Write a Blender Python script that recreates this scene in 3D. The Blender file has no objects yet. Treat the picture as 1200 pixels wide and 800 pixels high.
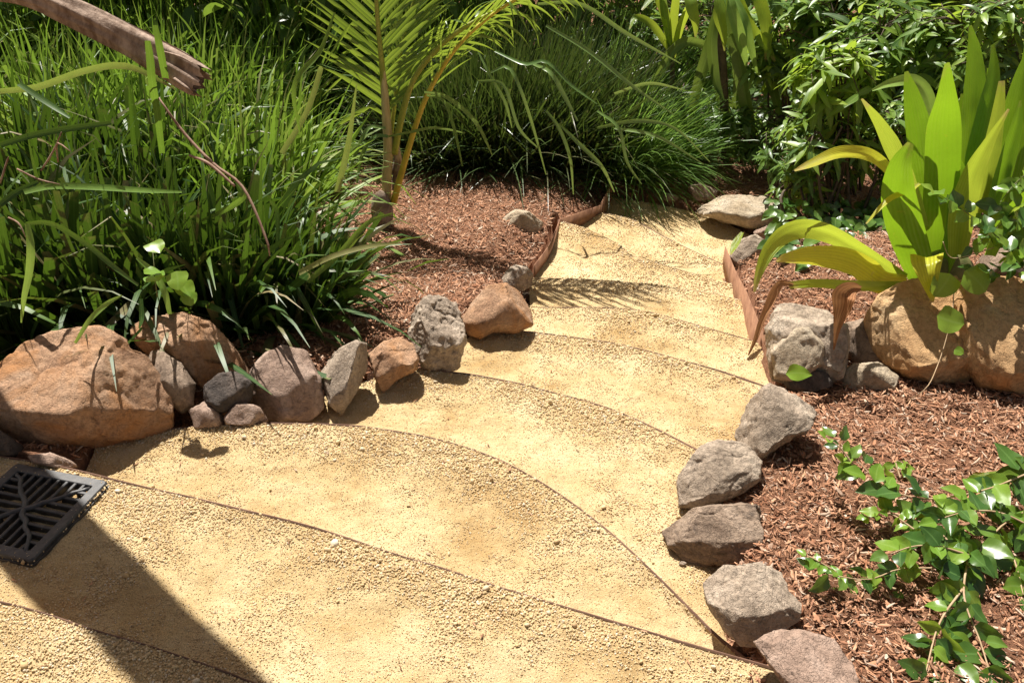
import bpy, math, random
import numpy as np
from mathutils import Vector, Matrix

rng = np.random.default_rng(7)
random.seed(7)
SC = bpy.context.scene
COL = SC.collection

# ------------------------------------------------------------------ camera, sky, sun, exposure
CAM_H, PITCH, FOC = 1.55, math.radians(33.0), 1000.0
cd = bpy.data.cameras.new('camera')
cd.sensor_width = 36.0
cd.lens = 30.0
cd.clip_start = 0.05
cd.clip_end = 400
cam = bpy.data.objects.new('camera', cd)
COL.objects.link(cam)
cam.location = (0, 0, CAM_H)
cam.rotation_euler = (math.pi / 2 - PITCH, 0, 0)
SC.camera = cam

SUN_EL = math.radians(60)
SAZ = np.array([-0.36, 0.933])
SAZ = SAZ / np.linalg.norm(SAZ)
SUN = np.array([SAZ[0] * math.cos(SUN_EL), SAZ[1] * math.cos(SUN_EL), math.sin(SUN_EL)])   # towards the sun
w = bpy.data.worlds.new('World')
SC.world = w
w.use_nodes = True
nt = w.node_tree
sky = nt.nodes.new('ShaderNodeTexSky')
sky.sky_type = 'NISHITA'
sky.sun_disc = False
sky.sun_elevation = SUN_EL
sky.sun_rotation = math.atan2(SAZ[0], SAZ[1])
wb = nt.nodes.new('ShaderNodeMix')          # the photograph's warm white balance
wb.data_type = 'RGBA'; wb.blend_type = 'MULTIPLY'
wb.inputs[0].default_value = 1.0
wb.inputs[7].default_value = (1.42, 1.0, 0.68, 1)
nt.links.new(sky.outputs[0], wb.inputs[6])
nt.links.new(wb.outputs[2], nt.nodes['Background'].inputs[0])
nt.nodes['Background'].inputs[1].default_value = 0.05
sl = bpy.data.lights.new('sun', 'SUN')
sl.energy = 4.9
sl.angle = math.radians(0.5)
sl.color = (1.0, 0.955, 0.88)
so = bpy.data.objects.new('sun', sl)
COL.objects.link(so)
so.rotation_euler = Vector(SUN).to_track_quat('Z', 'Y').to_euler()
SC.view_settings.view_transform = 'Standard'
SC.view_settings.look = 'None'
SC.view_settings.exposure = 0.96
SC.view_settings.gamma = 1.0
SC.cycles.max_bounces = 6
SC.cycles.transparent_max_bounces = 4

# ------------------------------------------------------------------ measuring helpers
CP, SP = math.cos(PITCH), math.sin(PITCH)

def ray(px, py):
    x, v = px - 600.0, 400.0 - py
    return np.array([x, FOC * CP + v * SP, -FOC * SP + v * CP])

def W(px, py, z):          # point of the level z seen at a pixel of the photograph
    r = ray(px, py)
    t = (z - CAM_H) / r[2]
    return np.array([r[0] * t, r[1] * t, z])

def D(px, py, Y):          # point at distance Y seen at a pixel
    r = ray(px, py)
    t = Y / r[1]
    return np.array([r[0] * t, Y, CAM_H + r[2] * t])

def depth(p):
    return p[1] * CP + (CAM_H - p[2]) * SP

def norm(a):
    a = np.asarray(a, float)
    return a / (np.linalg.norm(a, axis=-1, keepdims=True) + 1e-12)

# vectorised gradient noise
_perm = rng.permutation(256)
_perm = np.concatenate([_perm, _perm, _perm])
_grad = norm(rng.normal(size=(256, 3)))

def pnoise(p):
    p = np.asarray(p, float)
    i = np.floor(p).astype(int)
    f = p - i
    u = f * f * f * (f * (f * 6 - 15) + 10)
    i &= 255
    out = 0
    for dx in (0, 1):
        for dy in (0, 1):
            for dz in (0, 1):
                h = _perm[_perm[_perm[i[..., 0] + dx] + i[..., 1] + dy] + i[..., 2] + dz]
                g = _grad[h]
                d = (g * (f - np.array([dx, dy, dz]))).sum(-1)
                wx = u[..., 0] if dx else 1 - u[..., 0]
                wy = u[..., 1] if dy else 1 - u[..., 1]
                wz = u[..., 2] if dz else 1 - u[..., 2]
                out = out + d * wx * wy * wz
    return out * 1.6

def fbm(p, o=4, ridged=False):
    a, s, t = 1.0, 0, 0
    p = np.asarray(p, float)
    for k in range(o):
        n = pnoise(p + 17.3 * k)
        if ridged:
            n = 0.5 - np.abs(n) * 1.5
        s = s + a * n
        t += a
        a *= 0.5
        p = p * 2.03
    return s / t

def sstep(a, b, x):
    t = np.clip((x - a) / (b - a), 0, 1)
    return t * t * (3 - 2 * t)

# ------------------------------------------------------------------ object helpers
def tag(o, label=None, cat=None, group=None, kind=None):
    if label: o['label'] = label
    if cat: o['category'] = cat
    if group: o['group'] = group
    if kind: o['kind'] = kind
    return o

def link(name, me, parent=None, mat=None):
    o = bpy.data.objects.new(name, me)
    COL.objects.link(o)
    if parent is not None:
        o.parent = parent
        # children are modelled in world space: undo the parent's own place
        o.matrix_parent_inverse = Matrix.Translation(-Vector(parent.location))
    if mat is not None and me is not None and not me.materials:
        me.materials.append(mat)
    return o

def empty(name, loc, label, cat, group=None):
    o = bpy.data.objects.new(name, None)
    o.empty_display_size = 0.05
    COL.objects.link(o)
    o.location = Vector([float(c) for c in loc])
    return tag(o, label, cat, group)

def mesh_np(name, V, F, attrs=None, uv=None, smooth=True):
    """V (n,3); F (m,4) or (m,3) arrays, or list of such arrays"""
    V = np.asarray(V, np.float32).reshape(-1, 3)
    Fs = F if isinstance(F, list) else [F]
    Fs = [np.asarray(f, np.int32) for f in Fs if len(f)]
    me = bpy.data.meshes.new(name)
    me.vertices.add(len(V))
    me.vertices.foreach_set('co', V.ravel())
    loops = np.concatenate([f.ravel() for f in Fs])
    sizes = np.concatenate([np.full(len(f), f.shape[1]) for f in Fs])
    starts = np.concatenate([[0], np.cumsum(sizes)[:-1]])
    me.loops.add(len(loops))
    me.loops.foreach_set('vertex_index', loops)
    me.polygons.add(len(sizes))
    me.polygons.foreach_set('loop_start', starts.astype(np.int32))
    if attrs:
        for k, a in attrs.items():
            at = me.attributes.new(k, 'FLOAT', 'POINT')
            at.data.foreach_set('value', np.asarray(a, np.float32).ravel())
    me.update(calc_edges=True)
    me.validate()
    if smooth:
        me.polygons.foreach_set('use_smooth', np.ones(len(me.polygons), bool))
    return me

def grid_faces(nu, nv, wrap_u=False):
    i = np.arange(nu if wrap_u else nu - 1)
    j = np.arange(nv - 1)
    I, J = np.meshgrid(i, j, indexing='ij')
    I2 = (I + 1) % nu
    return np.stack([I * nv + J, I2 * nv + J, I2 * nv + J + 1, I * nv + J + 1], -1).reshape(-1, 4)

def tube_arrays(P, R, ns=8, closed=True, flat=1.0, rough=0.0):
    P = np.asarray(P, float)
    R = np.broadcast_to(np.asarray(R, float), (len(P),)).copy()
    T = norm(np.gradient(P, axis=0))
    ref = np.array([0.31, 0.17, 0.93]) if abs(T[0][2]) < 0.8 else np.array([0.9, 0.3, 0.1])
    A = norm(np.cross(T, ref))
    B = np.cross(T, A)
    th = np.linspace(0, 2 * math.pi, ns, endpoint=False)
    V = P[:, None, :] + R[:, None, None] * (np.cos(th)[None, :, None] * A[:, None, :] + flat * np.sin(th)[None, :, None] * B[:, None, :])
    if rough:
        V = V + rough * R[:, None, None] * fbm(V * 9 / max(R.max(), 1e-3) * 0.15, 3)[..., None]
    n = len(P)
    F = []
    i, j = np.meshgrid(np.arange(n - 1), np.arange(ns), indexing='ij')
    j2 = (j + 1) % ns
    F = np.stack([i * ns + j, i * ns + j2, (i + 1) * ns + j2, (i + 1) * ns + j], -1).reshape(-1, 4)
    V = V.reshape(-1, 3)
    if closed:
        V = np.vstack([V, P[0], P[-1]])
        a, b = len(V) - 2, len(V) - 1
        jj = np.arange(ns)
        j2 = (jj + 1) % ns
        T1 = np.stack([np.full(ns, a), j2, jj], -1)
        T2 = np.stack([np.full(ns, b), (n - 1) * ns + jj, (n - 1) * ns + j2], -1)
        return V, F, np.vstack([T1, T2])
    return V, F, np.zeros((0, 3), int)

def join_arrays(parts):
    Vs, Q, T, off = [], [], [], 0
    for V, F4, F3 in parts:
        Vs.append(V)
        if len(F4): Q.append(np.asarray(F4) + off)
        if len(F3): T.append(np.asarray(F3) + off)
        off += len(V)
    out = []
    if Q: out.append(np.vstack(Q))
    if T: out.append(np.vstack(T))
    return np.vstack(Vs), out

def resample(P, n):
    P = np.asarray(P, float)
    # centripetal-ish smooth: Catmull-Rom through the points, then even spacing
    m = len(P)
    if m > 2:
        Q = np.vstack([2 * P[0] - P[1], P, 2 * P[-1] - P[-2]])
        t = np.linspace(0, 1, 14, endpoint=False)[:, None]
        seg = []
        for i in range(1, m):
            p0, p1, p2, p3 = Q[i - 1], Q[i], Q[i + 1], Q[i + 2]
            seg.append(0.5 * ((2 * p1) + (-p0 + p2) * t + (2 * p0 - 5 * p1 + 4 * p2 - p3) * t ** 2 + (-p0 + 3 * p1 - 3 * p2 + p3) * t ** 3))
        P = np.vstack(seg + [P[-1:]])
    s = np.concatenate([[0], np.cumsum(np.linalg.norm(np.diff(P[:, :3], axis=0), axis=1))])
    u = np.linspace(0, s[-1], n)
    return np.stack([np.interp(u, s, P[:, k]) for k in range(P.shape[1])], 1)

# ------------------------------------------------------------------ materials
def new_mat(name):
    m = bpy.data.materials.new(name)
    m.use_nodes = True
    n = m.node_tree
    n.nodes.clear()
    out = n.nodes.new('ShaderNodeOutputMaterial')
    b = n.nodes.new('ShaderNodeBsdfPrincipled')
    n.links.new(b.outputs[0], out.inputs[0])
    return m, n, b, out

def N(n, t, **kw):
    x = n.nodes.new(t)
    for k, v in kw.items():
        setattr(x, k, v)
    return x

def noise_node(n, vec, scale, detail=4, rough=0.6, dist=0.0):
    x = N(n, 'ShaderNodeTexNoise')
    x.inputs['Scale'].default_value = scale
    x.inputs['Detail'].default_value = detail
    x.inputs['Roughness'].default_value = rough
    x.inputs['Distortion'].default_value = dist
    if vec is not None: n.links.new(vec, x.inputs['Vector'])
    return x.outputs['Fac']

def ramp(n, fac, stops):
    r = N(n, 'ShaderNodeValToRGB')
    e = r.color_ramp.elements
    while len(e) > 1: e.remove(e[-1])
    e[0].position, e[0].color = stops[0][0], (*stops[0][1], 1)
    for p, c in stops[1:]:
        k = e.new(p)
        k.color = (*c, 1)
    n.links.new(fac, r.inputs[0])
    return r.outputs[0]

def mixc(n, fac, a, b, mode='MIX'):
    x = N(n, 'ShaderNodeMix', data_type='RGBA', blend_type=mode)
    for s, v in ((0, fac), (6, a), (7, b)):
        if isinstance(v, (int, float)): x.inputs[s].default_value = v
        elif isinstance(v, tuple): x.inputs[s].default_value = (*v, 1)
        else: n.links.new(v, x.inputs[s])
    return x.outputs[2]

def mathn(n, op, a, b=None, clamp=False):
    x = N(n, 'ShaderNodeMath', operation=op)
    x.use_clamp = clamp
    for s, v in ((0, a), (1, b)):
        if v is None: continue
        if isinstance(v, (int, float)): x.inputs[s].default_value = v
        else: n.links.new(v, x.inputs[s])
    return x.outputs[0]

def bump(n, b, h, strength=0.5, dist=0.01):
    x = N(n, 'ShaderNodeBump')
    x.inputs['Strength'].default_value = strength
    x.inputs['Distance'].default_value = dist
    n.links.new(h, x.inputs['Height'])
    n.links.new(x.outputs[0], b.inputs['Normal'])

def coords(n, kind='Object'):
    return N(n, 'ShaderNodeTexCoord').outputs[kind]

def leaf_mat(name, cols, transl=(0.25, 0.42, 0.03), tf=0.35, rough=0.4, rib=(0.3, 0.45, 0.12), ribf=0.3, ribw=0.07, tip=None, tipat=0.8, veins=0.0, spots=None, spec=0.4):
    m, n, b, out = new_mat(name)
    a = N(n, 'ShaderNodeAttribute', attribute_name='rnd').outputs['Fac']
    oi = N(n, 'ShaderNodeObjectInfo').outputs['Random']
    r = mathn(n, 'FRACT', mathn(n, 'ADD', a, oi))
    k = len(cols)
    col = ramp(n, r, [(i / max(k - 1, 1), c) for i, c in enumerate(cols)])
    co = coords(n)
    nz = noise_node(n, co, 38, 3)
    col = mixc(n, 0.45, col, ramp(n, nz, [(0.3, (0.45, 0.45, 0.45)), (0.7, (1.0, 1.0, 1.0))]), 'MULTIPLY')
    ac = N(n, 'ShaderNodeAttribute', attribute_name='across').outputs['Fac']      # -1..1
    al = N(n, 'ShaderNodeAttribute', attribute_name='along').outputs['Fac']
    aab = mathn(n, 'ABSOLUTE', ac)
    ribm = mathn(n, 'MULTIPLY', mathn(n, 'SUBTRACT', 1.0, mathn(n, 'MULTIPLY', aab, 0.5 / ribw, True), True), ribf)
    if ribf: col = mixc(n, ribm, col, rib)
    if veins:
        st = N(n, 'ShaderNodeMath', operation='SINE')
        n.links.new(mathn(n, 'MULTIPLY', ac, 26.0), st.inputs[0])
        vv = mathn(n, 'MULTIPLY', mathn(n, 'ADD', st.outputs[0], 1.0), 0.5 * veins)
        col = mixc(n, vv, col, tuple(min(1, c * 1.9) for c in cols[0]))
        bump(n, b, st.outputs[0], 0.35, 0.002)
    tcol = transl
    if spots:
        s = noise_node(n, co, 16, 5, 0.7)
        f = mathn(n, 'GREATER_THAN', s, 0.66)
        col = mixc(n, f, col, spots)
    if tip:
        tn = mathn(n, 'ADD', al, mathn(n, 'MULTIPLY', mathn(n, 'SUBTRACT', nz, 0.5), 0.25))
        tfac = mathn(n, 'MULTIPLY', mathn(n, 'SUBTRACT', tn, tipat), 7.0, True)
        col = mixc(n, tfac, col, tip)
        tc = mixc(n, tfac, transl, tip)
    else:
        tc = None
    if tip and veins:      # dry margins and scars
        ed = mathn(n, 'MULTIPLY', mathn(n, 'SUBTRACT', mathn(n, 'ADD', aab, mathn(n, 'MULTIPLY', mathn(n, 'SUBTRACT', noise_node(n, co, 22, 4), 0.5), 0.5)), 1.0), 14.0, True)
        col = mixc(n, ed, col, tip)
        sc_ = mathn(n, 'MULTIPLY', mathn(n, 'SUBTRACT', noise_node(n, co, 55, 5, 0.7), 0.67), 20.0, True)
        col = mixc(n, mathn(n, 'MULTIPLY', sc_, 0.7), col, tuple(c * 0.7 for c in tip))
    n.links.new(col, b.inputs['Base Color'])
    b.inputs['Roughness'].default_value = rough
    b.inputs['Specular IOR Level'].default_value = spec
    t = N(n, 'ShaderNodeBsdfTranslucent')
    if tc is not None: n.links.new(tc, t.inputs[0])
    else: n.links.new(mixc(n, 0.55, col, transl), t.inputs[0])
    mx = N(n, 'ShaderNodeMixShader')
    mx.inputs[0].default_value = tf
    n.links.new(b.outputs[0], mx.inputs[1])
    n.links.new(t.outputs[0], mx.inputs[2])
    n.links.new(mx.outputs[0], out.inputs[0])
    return m

def rock_mat(name, c1, c2, c3, dark=(0.05, 0.04, 0.035), darkat=0.64, scale=1.0, rust=None, rough=0.85):
    m, n, b, out = new_mat(name)
    co = coords(n)
    a = noise_node(n, co, 7 * scale, 6, 0.62, 0.6)
    col = ramp(n, a, [(0.32, c1), (0.5, c2), (0.66, c3)])
    f = noise_node(n, co, 95 * scale, 5, 0.75)
    col = mixc(n, 0.6, col, ramp(n, f, [(0.33, (0.42, 0.4, 0.38)), (0.5, (0.95, 0.95, 0.95)), (0.68, (1.35, 1.32, 1.28))]), 'MULTIPLY')
    d = noise_node(n, co, 15 * scale, 7, 0.7, 0.8)
    df = ramp(n, d, [(darkat - 0.06, (0, 0, 0)), (darkat + 0.06, (1, 1, 1))])
    col = mixc(n, mathn(n, 'MULTIPLY', df, 0.75), col, dark)
    if rust:
        g = N(n, 'ShaderNodeNewGeometry')
        sx = N(n, 'ShaderNodeSeparateXYZ')
        n.links.new(g.outputs['Normal'], sx.inputs[0])
        rn = mathn(n, 'ADD', mathn(n, 'MULTIPLY', noise_node(n, co, 5 * scale, 5, 0.6, 1.0), 1.6), -0.72)
        rf = mathn(n, 'MULTIPLY', rn, 3.0, True)
        col = mixc(n, rf, col, rust)
    n.links.new(col, b.inputs['Base Color'])
    b.inputs['Roughness'].default_value = rough
    b.inputs['Specular IOR Level'].default_value = 0.25
    vo = N(n, 'ShaderNodeTexVoronoi', feature='DISTANCE_TO_EDGE')
    vo.inputs['Scale'].default_value = 9 * scale
    dv = N(n, 'ShaderNodeVectorMath', operation='ADD')
    nc = N(n, 'ShaderNodeTexNoise'); nc.inputs['Scale'].default_value = 9 * scale; nc.inputs['Detail'].default_value = 6
    n.links.new(co, nc.inputs[0]); n.links.new(co, dv.inputs[0]); n.links.new(nc.outputs['Color'], dv.inputs[1])
    n.links.new(dv.outputs[0], vo.inputs['Vector'])
    cr_ = ramp(n, vo.outputs[0], [(0.0, (0, 0, 0)), (0.035, (1, 1, 1))])
    h = mathn(n, 'ADD', noise_node(n, co, 60 * scale, 8, 0.72), mathn(n, 'MULTIPLY', noise_node(n, co, 260 * scale, 3, 0.7), 0.45))
    h = mathn(n, 'ADD', h, mathn(n, 'MULTIPLY', cr_, 0.25))
    bump(n, b, h, 0.95, 0.008)
    return m

def simple_mat(name, c1, c2, scale=20, rough=0.8, bs=0.3, bd=0.004, metal=0.0, spec=0.3, stretch=None, c3=None):
    m, n, b, out = new_mat(name)
    co = coords(n)
    if stretch:
        mp = N(n, 'ShaderNodeMapping')
        mp.inputs['Scale'].default_value = stretch
        n.links.new(co, mp.inputs[0])
        co = mp.outputs[0]
    a = noise_node(n, co, scale, 6, 0.65)
    st = [(0.35, c1), (0.65, c2)]
    if c3: st.append((0.75, c3))
    n.links.new(ramp(n, a, st), b.inputs['Base Color'])
    b.inputs['Roughness'].default_value = rough
    b.inputs['Metallic'].default_value = metal
    b.inputs['Specular IOR Level'].default_value = spec
    bump(n, b, noise_node(n, co, scale * 5, 6, 0.7), bs, bd)
    return m

M = {}
M['rock_tan'] = rock_mat('tan_sandstone', (0.30, 0.17, 0.10), (0.44, 0.27, 0.165), (0.50, 0.34, 0.23), rust=(0.40, 0.19, 0.075), darkat=0.72)
M['rock_ochre'] = rock_mat('ochre_sandstone', (0.40, 0.235, 0.11), (0.54, 0.345, 0.175), (0.60, 0.42, 0.24), rust=(0.44, 0.22, 0.08), darkat=0.72, scale=0.8)
M['rock_pink'] = rock_mat('pinkish_stone', (0.24, 0.16, 0.12), (0.37, 0.26, 0.20), (0.48, 0.36, 0.29), darkat=0.68)
M['rock_grey'] = rock_mat('grey_stone', (0.25, 0.195, 0.145), (0.42, 0.335, 0.255), (0.55, 0.46, 0.36), darkat=0.64)
M['rock_brown'] = rock_mat('brown_stone', (0.17, 0.12, 0.085), (0.30, 0.22, 0.16), (0.43, 0.33, 0.25), darkat=0.62)
M['rock_dark'] = rock_mat('dark_stone', (0.05, 0.042, 0.038), (0.10, 0.08, 0.068), (0.19, 0.14, 0.11), darkat=0.66)
M['rock_cream'] = rock_mat('cream_stone', (0.34, 0.26, 0.17), (0.48, 0.39, 0.28), (0.55, 0.47, 0.36), darkat=0.74)

def sand_mat():
    m, n, b, out = new_mat('granitic_sand')
    co = coords(n)
    a = noise_node(n, co, 3.3, 8, 0.68)
    col = ramp(n, a, [(0.33, (0.45, 0.30, 0.135)), (0.47, (0.60, 0.445, 0.235)), (0.66, (0.71, 0.575, 0.35))])
    g = noise_node(n, co, 420, 3, 0.7)
    col = mixc(n, 0.75, col, ramp(n, g, [(0.35, (0.5, 0.45, 0.38)), (0.52, (1, 1, 1)), (0.68, (1.3, 1.25, 1.15))]), 'MULTIPLY')
    n.links.new(col, b.inputs['Base Color'])
    b.inputs['Roughness'].default_value = 0.95
    b.inputs['Specular IOR Level'].default_value = 0.1
    h = mathn(n, 'ADD', noise_node(n, co, 170, 5, 0.75), mathn(n, 'MULTIPLY', noise_node(n, co, 600, 2, 0.6), 0.4))
    bump(n, b, h, 1.0, 0.006)
    return m
M['sand'] = sand_mat()

def inst_mat(name, cols, rough=0.9, fine=300, bd=0.001, mul=0.5):
    m, n, b, out = new_mat(name)
    oi = N(n, 'ShaderNodeObjectInfo').outputs['Random']
    col = ramp(n, oi, [(i / (len(cols) - 1), c) for i, c in enumerate(cols)])
    ge = N(n, 'ShaderNodeNewGeometry').outputs['Position']
    f = noise_node(n, ge, fine, 3, 0.7)
    col = mixc(n, mul, col, ramp(n, f, [(0.35, (0.5, 0.48, 0.46)), (0.65, (1.25, 1.22, 1.2))]), 'MULTIPLY')
    n.links.new(col, b.inputs['Base Color'])
    b.inputs['Roughness'].default_value = rough
    b.inputs['Specular IOR Level'].default_value = 0.2
    bump(n, b, f, 0.5, bd)
    return m
M['pebble'] = inst_mat('granite_grit', [(0.58, 0.43, 0.23), (0.64, 0.50, 0.29), (0.49, 0.34, 0.165), (0.68, 0.56, 0.36), (0.60, 0.45, 0.245), (0.68, 0.61, 0.48), (0.54, 0.39, 0.2), (0.62, 0.47, 0.26), (0.40, 0.27, 0.145), (0.66, 0.52, 0.30)], mul=0.4)
M['bark'] = inst_mat('shredded_bark', [(0.28, 0.12, 0.062), (0.45, 0.24, 0.14), (0.35, 0.165, 0.09), (0.56, 0.34, 0.21), (0.15, 0.065, 0.036), (0.50, 0.28, 0.17), (0.39, 0.19, 0.105), (0.54, 0.43, 0.33), (0.25, 0.105, 0.056), (0.50, 0.285, 0.18)], fine=120)
M['mulch_soil'] = simple_mat('bark_mulch_bed', (0.21, 0.09, 0.047), (0.38, 0.19, 0.105), scale=45, rough=0.95, bs=1.0, bd=0.02)
M['corten'] = simple_mat('rusted_steel', (0.20, 0.095, 0.055), (0.36, 0.19, 0.11), scale=14, rough=0.75, bs=0.25, bd=0.001, metal=0.15, c3=(0.42, 0.22, 0.12))
M['edge_steel'] = simple_mat('weathered_edge_steel', (0.09, 0.045, 0.028), (0.20, 0.11, 0.07), scale=9, rough=0.7, bs=0.25, bd=0.001, c3=(0.34, 0.22, 0.16))
M['iron'] = simple_mat('black_cast_iron', (0.015, 0.015, 0.017), (0.05, 0.048, 0.047), scale=60, rough=0.42, bs=0.3, bd=0.0008, metal=0.0, spec=0.5)
M['iron_dust_sheen'] = simple_mat('dusty_sheen_cast_iron', (0.025, 0.025, 0.027), (0.075, 0.072, 0.07), scale=45, rough=0.45, bs=0.3, bd=0.0008, spec=0.5)  # paler than the bars: dust, plus sky sheen put into the colour
M['pit'] = simple_mat('pit_plastic', (0.008, 0.008, 0.008), (0.015, 0.014, 0.012), scale=20)
M['driftwood'] = simple_mat('dry_sheath', (0.17, 0.11, 0.075), (0.44, 0.33, 0.255), scale=10, rough=0.9, bs=0.8, bd=0.004, stretch=(3, 3, 1), c3=(0.45, 0.33, 0.25))
M['trunk'] = simple_mat('caster_trunk', (0.16, 0.11, 0.07), (0.30, 0.23, 0.16), scale=14, rough=0.9, bs=0.8, bd=0.01)
M['petiole_base'] = simple_mat('palm_sheath', (0.42, 0.32, 0.15), (0.58, 0.50, 0.26), scale=22, rough=0.6, bs=0.4, bd=0.002, stretch=(4, 4, 0.6), c3=(0.42, 0.34, 0.12))
M['rachis_yellow'] = simple_mat('yellow_petiole', (0.42, 0.34, 0.035), (0.58, 0.45, 0.06), scale=12, rough=0.4, bs=0.15, bd=0.001)
M['rachis_green'] = simple_mat('green_petiole', (0.24, 0.28, 0.04), (0.38, 0.38, 0.07), scale=12, rough=0.4, bs=0.15, bd=0.001)
M['husk'] = simple_mat('coconut_husk', (0.14, 0.09, 0.06), (0.42, 0.33, 0.26), scale=16, rough=0.9, bs=0.8, bd=0.004)
M['stem_tan'] = simple_mat('tan_stem', (0.30, 0.20, 0.11), (0.46, 0.33, 0.20), scale=30, rough=0.7)
M['stem_green'] = simple_mat('green_stem', (0.10, 0.12, 0.035), (0.20, 0.19, 0.07), scale=30, rough=0.6)
M['stem_dark'] = simple_mat('woody_stem', (0.06, 0.045, 0.03), (0.14, 0.10, 0.065), scale=30, rough=0.8)
M['dry_stalk'] = simple_mat('dry_stalk', (0.20, 0.11, 0.075), (0.36, 0.24, 0.17), scale=25, rough=0.85)

M['grass_shaded'] = leaf_mat('strap_grass_shaded', [(0.022, 0.055, 0.012), (0.04, 0.09, 0.016), (0.03, 0.075, 0.015), (0.09, 0.16, 0.03), (0.035, 0.085, 0.015), (0.025, 0.065, 0.013), (0.22, 0.17, 0.08), (0.03, 0.08, 0.015)], transl=(0.22, 0.40, 0.03), tf=0.12, rough=0.46, spec=0.3, ribf=0.25, tip=(0.36, 0.30, 0.10), tipat=0.97)  # strap grass darkened: the front clumps' self-shade is painted into the colour
M['grass_sunny'] = leaf_mat('strap_grass_sunlit', [(0.07, 0.15, 0.02), (0.13, 0.25, 0.03), (0.09, 0.19, 0.025), (0.24, 0.34, 0.06), (0.06, 0.14, 0.02), (0.16, 0.28, 0.04), (0.33, 0.30, 0.12), (0.10, 0.20, 0.03)], transl=(0.36, 0.58, 0.05), tf=0.30, rough=0.48, spec=0.3, ribf=0.25)  # sunlit copy of the strap grass, its brightness painted in
M['grass_centre'] = leaf_mat('tussock_blade', [(0.03, 0.06, 0.015), (0.05, 0.095, 0.022), (0.13, 0.12, 0.055), (0.04, 0.075, 0.02), (0.08, 0.13, 0.03), (0.035, 0.07, 0.018)], transl=(0.18, 0.28, 0.04), tf=0.13, rough=0.36, ribf=0.15, tip=(0.30, 0.24, 0.13), tipat=0.97)
M['fine_light'] = leaf_mat('fine_light_blade', [(0.12, 0.24, 0.05), (0.17, 0.32, 0.06), (0.14, 0.28, 0.06)], transl=(0.36, 0.58, 0.08), tf=0.42, rough=0.4, ribf=0.0)
M['blade_bright'] = leaf_mat('pale_blade', [(0.20, 0.36, 0.06), (0.26, 0.42, 0.09)], transl=(0.45, 0.6, 0.08), tf=0.38, rough=0.35, ribf=0.4, rib=(0.4, 0.5, 0.15))
M['blade_shiny'] = leaf_mat('shiny_blade', [(0.10, 0.20, 0.05), (0.20, 0.32, 0.09), (0.14, 0.25, 0.06)], transl=(0.4, 0.52, 0.1), tf=0.25, rough=0.26, ribf=0.4, rib=(0.3, 0.4, 0.15), spec=0.6)
M['palm_leaf'] = leaf_mat('palm_leaflet', [(0.07, 0.15, 0.03), (0.10, 0.20, 0.04), (0.15, 0.25, 0.05)], transl=(0.40, 0.54, 0.05), tf=0.30, rough=0.30, ribf=0.5, rib=(0.45, 0.5, 0.15), tip=(0.34, 0.36, 0.10), tipat=0.97)
M['lily'] = leaf_mat('lily_leaf', [(0.08, 0.20, 0.02), (0.12, 0.27, 0.025), (0.07, 0.17, 0.02)], transl=(0.32, 0.54, 0.02), tf=0.34, rough=0.36, ribf=0.7, ribw=0.12, rib=(0.09, 0.20, 0.02), veins=0.16, tip=(0.40, 0.32, 0.10), tipat=0.96)
M['lily_bright'] = leaf_mat('lily_leaf_bright', [(0.12, 0.27, 0.02), (0.17, 0.33, 0.025)], transl=(0.33, 0.56, 0.02), tf=0.34, rough=0.36, ribf=0.75, ribw=0.14, rib=(0.10, 0.22, 0.02), veins=0.22, tip=(0.40, 0.32, 0.10), tipat=0.95, spots=(0.22, 0.26, 0.03))
M['lily_yellow'] = leaf_mat('lily_leaf_yellow', [(0.42, 0.44, 0.03), (0.48, 0.46, 0.04)], transl=(0.7, 0.70, 0.05), tf=0.4, rough=0.4, ribf=0.2, rib=(0.2, 0.34, 0.03), veins=0.35, tip=(0.46, 0.33, 0.14), tipat=0.9, spots=(0.40, 0.32, 0.13))
M['lily_half'] = leaf_mat('lily_leaf_fading', [(0.18, 0.30, 0.03), (0.26, 0.36, 0.04)], transl=(0.5, 0.60, 0.05), tf=0.42, rough=0.4, ribf=0.3, rib=(0.12, 0.26, 0.03), veins=0.2, tip=(0.42, 0.32, 0.12), tipat=0.9)
M['dead_leaf'] = leaf_mat('withered_leaf', [(0.34, 0.17, 0.085), (0.44, 0.27, 0.15), (0.28, 0.13, 0.06)], transl=(0.5, 0.26, 0.10), tf=0.25, rough=0.75, ribf=0.2, rib=(0.2, 0.1, 0.05), veins=0.5, spec=0.1)
M['strap_dark'] = leaf_mat('drooping_strap', [(0.05, 0.10, 0.022), (0.09, 0.16, 0.035), (0.14, 0.22, 0.05)], transl=(0.38, 0.50, 0.06), tf=0.34, rough=0.35, ribf=0.4, rib=(0.25, 0.34, 0.1))
M['mango_light'] = leaf_mat('lanceolate_young', [(0.18, 0.32, 0.045), (0.28, 0.42, 0.05), (0.14, 0.26, 0.04), (0.32, 0.44, 0.06)], transl=(0.52, 0.68, 0.05), tf=0.42, rough=0.40, ribf=0.6, rib=(0.35, 0.42, 0.15))
M['mango_dark'] = leaf_mat('lanceolate_mature', [(0.06, 0.13, 0.03), (0.10, 0.19, 0.038), (0.15, 0.27, 0.05), (0.08, 0.155, 0.035)], transl=(0.34, 0.5, 0.06), tf=0.32, rough=0.36, ribf=0.5, rib=(0.25, 0.34, 0.12))
M['creeper'] = leaf_mat('glossy_ovate', [(0.03, 0.085, 0.018), (0.05, 0.125, 0.024), (0.09, 0.19, 0.035), (0.04, 0.10, 0.02), (0.16, 0.27, 0.04), (0.045, 0.11, 0.02)], transl=(0.28, 0.48, 0.04), tf=0.28, rough=0.27, ribf=0.5, rib=(0.16, 0.30, 0.08), spec=0.6)
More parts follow.
